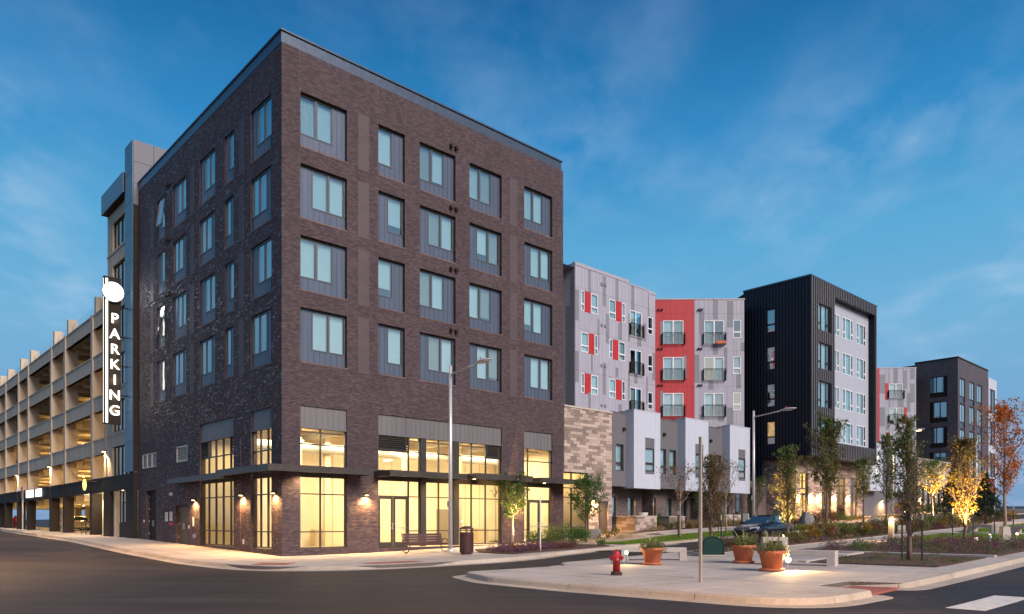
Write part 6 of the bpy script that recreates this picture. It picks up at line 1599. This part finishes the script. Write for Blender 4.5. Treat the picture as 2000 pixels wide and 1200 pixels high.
# ================================================================== trees and plants
def tree(label, s, t, h, trunk_h, spread, n, lm, bark, seed, kind='tree', lean=0, group=None, lsize=.075, shape='oval', limbs=22, low=None, twig=1.0, z=None, stakes=False):
    rs = random.Random(seed); r0 = .035 + h * .008
    T = thing(kind, label, 'tree', s, t, z=z, rot=rs.random() * 6, group=group)
    g = MB(); pts = []; x = y = 0; nseg = 9
    for k in range(nseg + 1):
        pts.append((x, y, h * .97 * k / nseg)); x += rs.uniform(-1, 1) * .03 * h / 5 + lean * h / 90; y += rs.uniform(-1, 1) * .03 * h / 5
    g.tube(pts, [r0 * (1.25 if k == 0 else 1) * (1 - .88 * k / nseg) + .006 for k in range(nseg + 1)], 8)
    def at(z_):
        f = min(.999, z_ / (h * .97)) * nseg; i = int(f); u = f - i; return tuple(pts[i][c] * (1 - u) + pts[i + 1][c] * u for c in range(3))
    tips = []
    for k in range(limbs):
        u = (k + rs.random()) / limbs; zz = trunk_h + (h * .93 - trunk_h) * u; b = at(zz); a = k * 2.4 + rs.uniform(-.5, .5)
        if shape == 'column': L1 = 1.45 * spread * (1.25 - .75 * abs(u - .35) * 1.4) * rs.uniform(.75, 1.1); up = 1.25
        elif shape == 'round': L1 = spread * math.sqrt(max(.06, 1 - (2 * u - .85) ** 2 * .8)) * rs.uniform(.7, 1.1); up = .65
        elif shape == 'cone': L1 = spread * (1.05 - u) * rs.uniform(.85, 1.1); up = .15
        elif shape == 'vase': L1 = spread * (.55 + .75 * u) * rs.uniform(.7, 1.15); up = 1.0
        else: L1 = spread * (math.sin(math.pi * min(1, .18 + u * .8)) ** .7) * rs.uniform(.7, 1.15); up = .95
        el = up + rs.uniform(-.18, .18); ll = L1 / max(.35, math.cos(el)) if shape != 'column' else L1 * 2.2
        p = [b]; d = Vector((math.cos(a) * math.cos(el), math.sin(a) * math.cos(el), math.sin(el)))
        cur = Vector(b)
        for j in range(4):
            cur = cur + d * ll / 4; d = (d + Vector((rs.uniform(-.2, .2), rs.uniform(-.2, .2), .12))).normalized()
            if cur.z > h * 1.02: cur.z = h * 1.02
            p.append(tuple(cur))
        rr = max(.006, r0 * .42 * (1 - u * .6)); g.tube(p, [rr, rr * .8, rr * .6, rr * .4, .004], 5, False)
        for j in range(1, 5):
            tips.append((Vector(p[j]), L1 * (.42 if j < 4 else .30), u))
            if j > 1:
                for q in range(2):
                    e = Vector(p[j]) + Vector((rs.uniform(-1, 1), rs.uniform(-1, 1), rs.uniform(-.1, 1))) * ll * .20 * twig
                    g.tube([p[j - 1], tuple((Vector(p[j - 1]) + e) / 2 + Vector((0, 0, .02))), tuple(e)], [.008, .006, .003], 4, False); tips.append((e, L1 * .26, u))
    g.build('trunk', bark, T, smooth=True)
    mats = lm if isinstance(lm, (list, tuple)) else [lm]
    n = int(n * 1.9); g = MB(); per = max(1, n // max(1, len(tips)))
    wt = [rs.uniform(.2, 1.9) for _ in tips]
    for (c, rad, u), w_ in zip(tips, wt):
        rad = min(max(rad, .12), .50)
        for k in range(int(per * w_ + rs.random())):
            q = c + Vector((rs.gauss(0, .45), rs.gauss(0, .45), rs.gauss(0, .42))) * rad
            if q.z < (low if low is not None else trunk_h * .9): continue
            if len(mats) > 1: g.cur = min(len(mats) - 1, int(len(mats) * min(.999, max(0, rs.gauss(.5 if len(mats) < 3 else u, .3)))))
            leaf(g, q.x, q.y, q.z, lsize * rs.uniform(.6, 1.25), rs, .2)
    g.cur = 0
    if len(g.f): g.build('crown', list(mats), T)
    if stakes:
        for sx in (-1, 1):
            st_ = MB(); st_.tube([(sx * .55, .1, 0), (sx * .55, .1, 1.55)], .028, 6); so = st_.build('stake', mBLACKP, T); MB().tube([(sx * .55, .1, 1.4), (sx * .55, .1, 1.62)], .035, 6).build('stake_cap', mPOSTW, so)
            MB().tube([(sx * .55, .1, 1.35), (0, 0, 1.38)], .008, 4).build('guy_wire', mBLACKP, so)
    return T
GT = 'young street trees'
tree('small round green tree in the bed before the right-hand shop window, lit from below', 12.8, -1.7, 3.85, 1.55, .95, 2600, [lGREEN, lOLIVE, lGREEN], mBARKL, 11, group=GT, shape='round', limbs=26, lsize=.075)
tree('small dark green tree in front of the stone clad building', 17.0, -3.4, 3.7, 1.2, 1.05, 2300, [lGREEN, lGREEN], mBARK, 12, group=GT, shape='round', limbs=24, lsize=.075)
tree('narrow bronze leaved tree behind the leftmost clay pot with two black stakes', 12.4, -14.6, 3.95, .6, .42, 2600, [lBRONZE, lRUSSET, lOLIVE, lBRONZE], mBARK, 13, group=GT, shape='column', limbs=30, lsize=.05, stakes=True)
tree('thin sparse tree with spreading brown twigs before the first townhouse', 22.4, -6.1, 3.9, 1.7, 1.25, 520, [lRUSSET, lBRONZE], mBARKL, 14, group=GT, shape='vase', limbs=16, lsize=.06, stakes=True)
tree('thin sparse tree left of the parked car before the middle townhouse', 27.6, -6.1, 4.2, 1.6, 1.15, 640, [lOLIVE, lBRONZE], mBARKL, 15, group=GT, shape='vase', limbs=18, lsize=.06, stakes=True)
tree('narrow tree at the car rear with its foot glowing yellow from a ground lamp', 19.9, -14.2, 4.6, .6, .44, 2600, [lOLIVE, lBRONZE, lGREEN], mBARK, 16, group=GT, shape='column', limbs=30, lsize=.06)
tree('tall olive green tree before the lit entrance of the black tower', 41.6, -6.2, 8.6, 2.3, 1.35, 3800, [lOLIVE, lBRONZE, lGREEN], mBARK, 17, group=GT, shape='oval', limbs=34, lsize=.10, stakes=True)
tree('slim green tree before the lit piers of the black tower', 50.0, -5.6, 5.6, 1.6, .9, 1300, [lOLIVE, lGREEN], mBARK, 18, group=GT, shape='oval', limbs=22, lsize=.09)
tree('narrow olive tree in the dry soil bed right of the near bench, two black stakes', 12.1, -22.6, 4.75, .65, .40, 1900, [lBRONZE, lOLIVE, lGREEN, lOLIVE], mBARK, 19, group=GT, shape='column', limbs=32, lsize=.06, stakes=True)
tree('loose green tree behind the narrow tree, in front of the far grey wing', 33.0, -13.9, 6.3, 1.8, .85, 1500, [lGREEN, lOLIVE], mBARK, 20, group=GT, shape='oval', limbs=24, lsize=.08)
tree('small tree with yellow green crown lit from below before the far stone block', 48.2, -11.6, 5.2, 2.2, 1.1, 1500, [lYELLOW, lGREEN, lGREEN], mBARKL, 21, group=GT, shape='round', limbs=22, lsize=.085)  # low leaves coloured yellow for the lamplight from below
tree('narrow tree on the lawn edge glowing yellow on its right side', 22.8, -21.2, 4.5, .5, .56, 3200, [lYELLOW, lOLIVE, lOLIVE, lBRONZE], mBARK, 22, group=GT, shape='column', limbs=34, lsize=.06, stakes=True)  # lamp glow put into the leaf colour, yellow low in the crown
tree('orange autumn tree rising against the sky at the right', 34.4, -19.9, 7.4, 1.9, 1.2, 2900, [lORANGE, lORANGE], mBARKL, 23, group=GT, shape='oval', limbs=30, lsize=.085, stakes=True)
tree('small dark tree against the sky near the right edge', 96, -12, 6.5, 2, 1.3, 900, [lDARK, lOLIVE], mBARK, 24, group=GT, limbs=20, lsize=.13)
tree('small orange tree cut by the right edge of the picture', 70, -17.2, 5.2, 1.6, 1.0, 900, [lORANGE, lOLIVE], mBARK, 25, group=GT, limbs=18, lsize=.10)
tree('dark evergreen left of the orange tree behind the lawn', 53, -11.5, 4.6, .3, 1.35, 2800, [lDARK], mBARK, 26, kind='evergreen_tree', shape='cone', limbs=40, lsize=.10, low=.1, group='dark evergreens')
tree('dark evergreen right behind the trunk of the orange tree', 52, -14.2, 4.3, .3, 1.3, 2600, [lDARK], mBARK, 27, kind='evergreen_tree', shape='cone', limbs=40, lsize=.10, low=.1, group='dark evergreens')
tree('low dark evergreen beyond the far flower bed', 58, -12.5, 3.2, .2, 1.3, 1600, [lDARK], mBARK, 28, kind='evergreen_tree', shape='cone', limbs=30, lsize=.10, low=.1, group='dark evergreens')
tree('small potted evergreen by the townhouse patio wall', 33.0, -.6, 2.4, .4, .7, 700, [lGREEN], mBARK, 29, kind='evergreen_tree', limbs=18, low=.3, group='dark evergreens')
tree('young tree beside the lamp pole before the dark link', 43.5, .6, 3.6, .8, .9, 900, [lGREEN], mBARK, 30, group=GT, limbs=18)

def shrub(label, s, t, r, h, lm, seed, n=700, ls=.045, group='shrubs', kind='shrub', cat='shrub', up=0):
    rs = random.Random(seed); b = thing(kind, label, cat, s, t, group=group)
    g = MB()
    for k in range(9):
        a = rs.random() * 6.28; e = (r * .8 * math.cos(a) * rs.random(), r * .8 * math.sin(a) * rs.random(), h * rs.uniform(.5, .9)); g.tube([(0, 0, 0), (e[0] * .5, e[1] * .5, e[2] * .5), e], [.015, .01, .005], 4, False)
    g.build('stem', mBARK, b)
    g = MB(); mats = lm if isinstance(lm, list) else [lm]
    for k in range(7 + int(r * 6)):
        a = rs.random() * 6.28; d = r * .72 * math.sqrt(rs.random()); hh = h * rs.uniform(.25, .8) * (1 - .35 * d / r)
        g.cur = rs.randrange(len(mats)); leaf_cloud(g, d * math.cos(a), d * math.sin(a), hh, r * rs.uniform(.25, .45), r * rs.uniform(.25, .45), h * rs.uniform(.15, .28), n // 12, ls, rs, up=up)
    g.cur = 0; g.build('foliage', mats, b)
    return b
SG = 'green shrubs in the bed by the shop'
shrub('low olive shrub at the left of the shop door bed', 13.0, -3.9, 1.05, 1.0, [lOLIVE, lGREEN], 31, 1500, .05, SG)
shrub('dense green shrub at the kerb between shop door and stone building', 13.9, -5.2, 1.25, 1.35, [lGREEN], 32, 3400, .05, SG)
shrub('tall green shrub against the brick pier by the stone building', 15.2, -2.6, 1.1, 1.6, [lGREEN, lSAGE], 33, 2400, .05, SG)
shrub('small green shrub at the right end of the shop bed', 15.0, -6.1, .6, .5, [lGREEN], 34, 700, .04, SG)
shrub('yellow green shrub lit by the lamp at the stone building', 19.4, -3.0, .6, .8, [lYELLOW, lOLIVE], 35, 500, .05, SG); shrub('second yellow green shrub before the brown metal door', 20.6, -2.6, .5, .7, [lYELLOW, lOLIVE], 36, 400, .05, SG)  # lamplight on the first is put into its yellow leaf colour
k = 0
for s in np.arange(13.2, 47, 1.55):
    k += 1; big = s > 22
    m = [[lRUSSET, lOLIVE], [lOLIVE, lSAGE], [lGREEN, lOLIVE], [lYELLOW, lOLIVE]][k % 4 if big else k % 2]
    lab = ['russet', 'olive', 'green', 'yellow green'][k % 4 if big else k % 2] + ' shrub in the long bed between street and island path, number ' 
    where = ('beside the green utility box' if s < 15 else 'behind the near bench' if s < 18.5 else 'beside the uplit narrow tree' if s < 22.5 else 'below the tall olive tree' if s < 30 else 'left of the lit bollard' if s < 37 else 'far along by the street')
    where += {16: ' on its left', 19: '', 24: ', nearest one', 25: ', second one', 27: ', middle one', 28: ', fourth one', 30: ', farther one', 31: ', last one', 33: ', nearer one', 34: ', middle one', 36: ', farthest one', 38: ', first of them', 39: ', near one', 41: ', second of them', 44: ', third of them', 45: ', end one', 46: ', last of them'}.get(int(s), '')
    shrub(['russet', 'olive', 'green', 'yellow green'][k % 4 if big else k % 2] + ' shrub in the long bed ' + where, s, -14.0 + ru(-.2, .2), .85 if big else .62, (1.2 if big else .7) * ru(.85, 1.2), m, 100 + k, 1900 if big else 1200, .05, 'shrubs in the long bed beside the street')
for i, (s, t, r, h, m, lab) in enumerate(((43.5, -4.6, 1.2, 1.3, [lGREEN, lRUSSET], 'red green shrub right of the large boulder'), (46, -4.3, 1.0, 1.2, [lRUSSET], 'russet shrub before the tall lit windows'), (48.3, -4.2, 1.1, 1.1, [lGREEN, lOLIVE], 'green shrub left of the tower litter bin'), (39.0, -3.9, .8, 1.3, [lGREEN], 'green shrub left of the large boulder'),
                                         (66, -3, 1.2, 1.7, [lYELLOW], 'yellow lit shrub under the far pale townhouse'), (70, -3.2, 1.6, 1.8, [lDARK, lGREEN], 'dark green shrub right of the far bench'), (76, -3, 1.7, 1.7, [lDARK, lGREEN], 'dark green hedge shrub before the far stone block'), (83, -4, 1.8, 1.5, [lGREEN], 'green shrub before the far stone block windows'),  # the yellow lit shrub carries its lamplight in the leaf colour
                                         (38.5, -.9, .6, .9, [lGREEN], 'green shrub beside the patio wall nearest the car'), (26.9, -1.2, .5, 1.4, [lOLIVE, lGREEN], 'dark climbing shrub between the two patio walls'), (33.8, -1.7, .45, 1.6, [lGREEN], 'upright green shrub left of the last patio wall'), (60, -13.5, 1.3, 1.0, [lOLIVE, lYELLOW], 'olive shrub at the far lamp'), (88, -12, 2.2, 1.3, [lOLIVE, lRUSSET], 'olive hedge shrub near the horizon'), (92, -16, 2.6, 1.4, [lGREEN, lYELLOW], 'yellow green hedge shrub at the right horizon'), (84, -20, 2.6, 1.2, [lGREEN, lOLIVE], 'low hedge shrub at the right edge'))):
    shrub(lab, s, t, r, h, m, 200 + i, 1300, .06 if s < 60 else .09, 'shrubs by the far buildings')
# straw grass tufts along the townhouses
def tuft(label, s, t, h, r, lm, seed, n=150, group='straw coloured grass tufts'):
    rs = random.Random(seed); b = thing('grass_tuft', label, 'grass tuft', s, t, group=group); g = MB()
    for k in range(n):
        a = rs.random() * 6.283; e = rs.uniform(.8, 1.5); c = rs.random() * r * .3; L_ = h * rs.uniform(.7, 1.15); p0 = Vector((c * math.cos(a), c * math.sin(a), 0)); tx, ty = -math.sin(a) * .012, math.cos(a) * .012
        p1 = p0 + Vector((math.cos(a) * math.cos(e), math.sin(a) * math.cos(e), math.sin(e))) * L_ * .6; p2 = p1 + Vector((math.cos(a) * .8, math.sin(a) * .8, .45)) * L_ * .4
        for A, B, w0, w1 in ((p0, p1, 1, .8), (p1, p2, .8, .1)): g.quad((A.x - tx * w0, A.y - ty * w0, A.z), (A.x + tx * w0, A.y + ty * w0, A.z), (B.x + tx * w1, B.y + ty * w1, B.z), (B.x - tx * w1, B.y - ty * w1, B.z))
    g.build('blades', lm, b); return b
TUFTL = ['straw grass tuft right of the torch patio wall', 'tall straw grass tuft before the second patio wall', 'straw grass tuft left of the first thin tree', 'straw grass tuft behind the first thin tree', 'sage green grass tuft between the patio walls', 'straw grass tuft below the second pale box', 'straw grass tuft left of the second thin tree', 'straw grass tuft behind the second thin tree', 'grass tuft behind the white notice sign', 'straw grass tuft right of the white notice', 'straw grass tuft before the patio wall nearest the car', 'last straw grass tuft before the dark link']
for i, s in enumerate(np.arange(26.4, 40, 1.15)):
    tuft(TUFTL[i % len(TUFTL)], s, -2.5 + ru(-.3, .2), ru(.6, .85), .8, lSTRAW if i % 4 else lSAGE, 300 + i)

# low flowers, ground cover, blades: nobody could count them
def cover(name, poly, n, mats, h, ls, seed, dz=.03, clump=1.0, up=.5, thr=.35):
    rs = random.Random(seed); g = MB()
    x0 = min(p[0] for p in poly); x1 = max(p[0] for p in poly); y0 = min(p[1] for p in poly); y1 = max(p[1] for p in poly)
    cl = []
    while len(cl) < max(6, int((x1 - x0) * (y1 - y0) * clump)):
        c = (rs.uniform(x0, x1), rs.uniform(y0, y1))
        if inside(poly, *c): cl.append((c[0], c[1], rs.uniform(.22, .5), rs.randrange(len(mats)), rs.uniform(.55, 1.1)))
    per = n // len(cl)
    for cx, cy, r, m, hh in cl:
        g.cur = m
        for k in range(per):
            a = rs.random() * 6.283; d = r * math.sqrt(rs.random()); s, t = cx + d * math.cos(a), cy + d * math.sin(a)
            if not inside(poly, s, t): continue
            z = ground(s, t) + dz + h * hh * (1 - (d / r) ** 2 * .6) * rs.uniform(.15, 1)
            x, y = WX(s, t); leaf(g, x, y, z, ls * rs.uniform(.6, 1.3), rs, up)
    g.cur = 0; o = g.build(name, mats, None, kind='stuff'); return o
cover('purple_ground_cover', [(7.9, -5.0), (7.6, -7.4), (9.7, -7.0), (12.6, -6.8), (12.6, -4.6), (10.5, -3.4)], 16000, [lPURPLE, lPURPLE, lRUSSET], .40, .038, 41, clump=3.5)
cover('flower_border', BEDB, 26000, [lPURPLE, lPINK, lOLIVE, lPURPLE, lGREEN], .50, .035, 42, clump=2.6)
cover('dry_ground_cover', BEDA, 3500, [lOLIVE, lRUSSET, lGREEN], .10, .025, 43, clump=2.2)
cover('far_flower_bed', BEDF, 12000, [lPURPLE, lRUSSET, lOLIVE], .6, .05, 44, clump=1.4)
cover('gravel_bed_plants', GRAV, 1500, [lOLIVE, lSTRAW], .25, .03, 45, clump=1.0)
cover('street_bed_plants', BUSH, 9000, [lPURPLE, lSTRAW, lRUSSET, lOLIVE], .35, .035, 46, clump=1.6)
cover('townhouse_bed_plants', PLANT1, 7000, [lSTRAW, lSTRAW, lOLIVE], .35, .04, 47, clump=1.2)
cover('shrub_bed_plants', [(36.5, -4.9), (62, -4.9), (62, -3.4), (36.5, -3.4)], 9000, [lRUSSET, lGREEN, lOLIVE], .5, .05, 48, clump=1.5)
def blades(name, poly, n, seed, h=.07):
    rs = random.Random(seed); g = MB()
    x0 = min(p[0] for p in poly); x1 = max(p[0] for p in poly); y0 = min(p[1] for p in poly); y1 = max(p[1] for p in poly)
    for k in range(n):
        s, t = rs.uniform(x0, x1), rs.uniform(y0, y1)
        if not inside(poly, s, t): continue
        x, y = WX(s, t); z = ground(s, t) + .028; a = rs.random() * 6.283; w = .016; hh = h * rs.uniform(.5, 1.2)
        g.quad((x - w * math.cos(a), y - w * math.sin(a), z), (x + w * math.cos(a), y + w * math.sin(a), z), (x + rs.uniform(-.03, .03), y + rs.uniform(-.03, .03), z + hh))
    g.build(name, lBLADE, None, kind='stuff')
blades('verge_grass', TURF1, 30000, 51, .10); blades('far_verge_grass', TURF2, 9000, 52, .12); blades('lawn_grass', LAWN, 26000, 53); blades('far_lawn_grass', LAWN2, 26000, 54, .09)
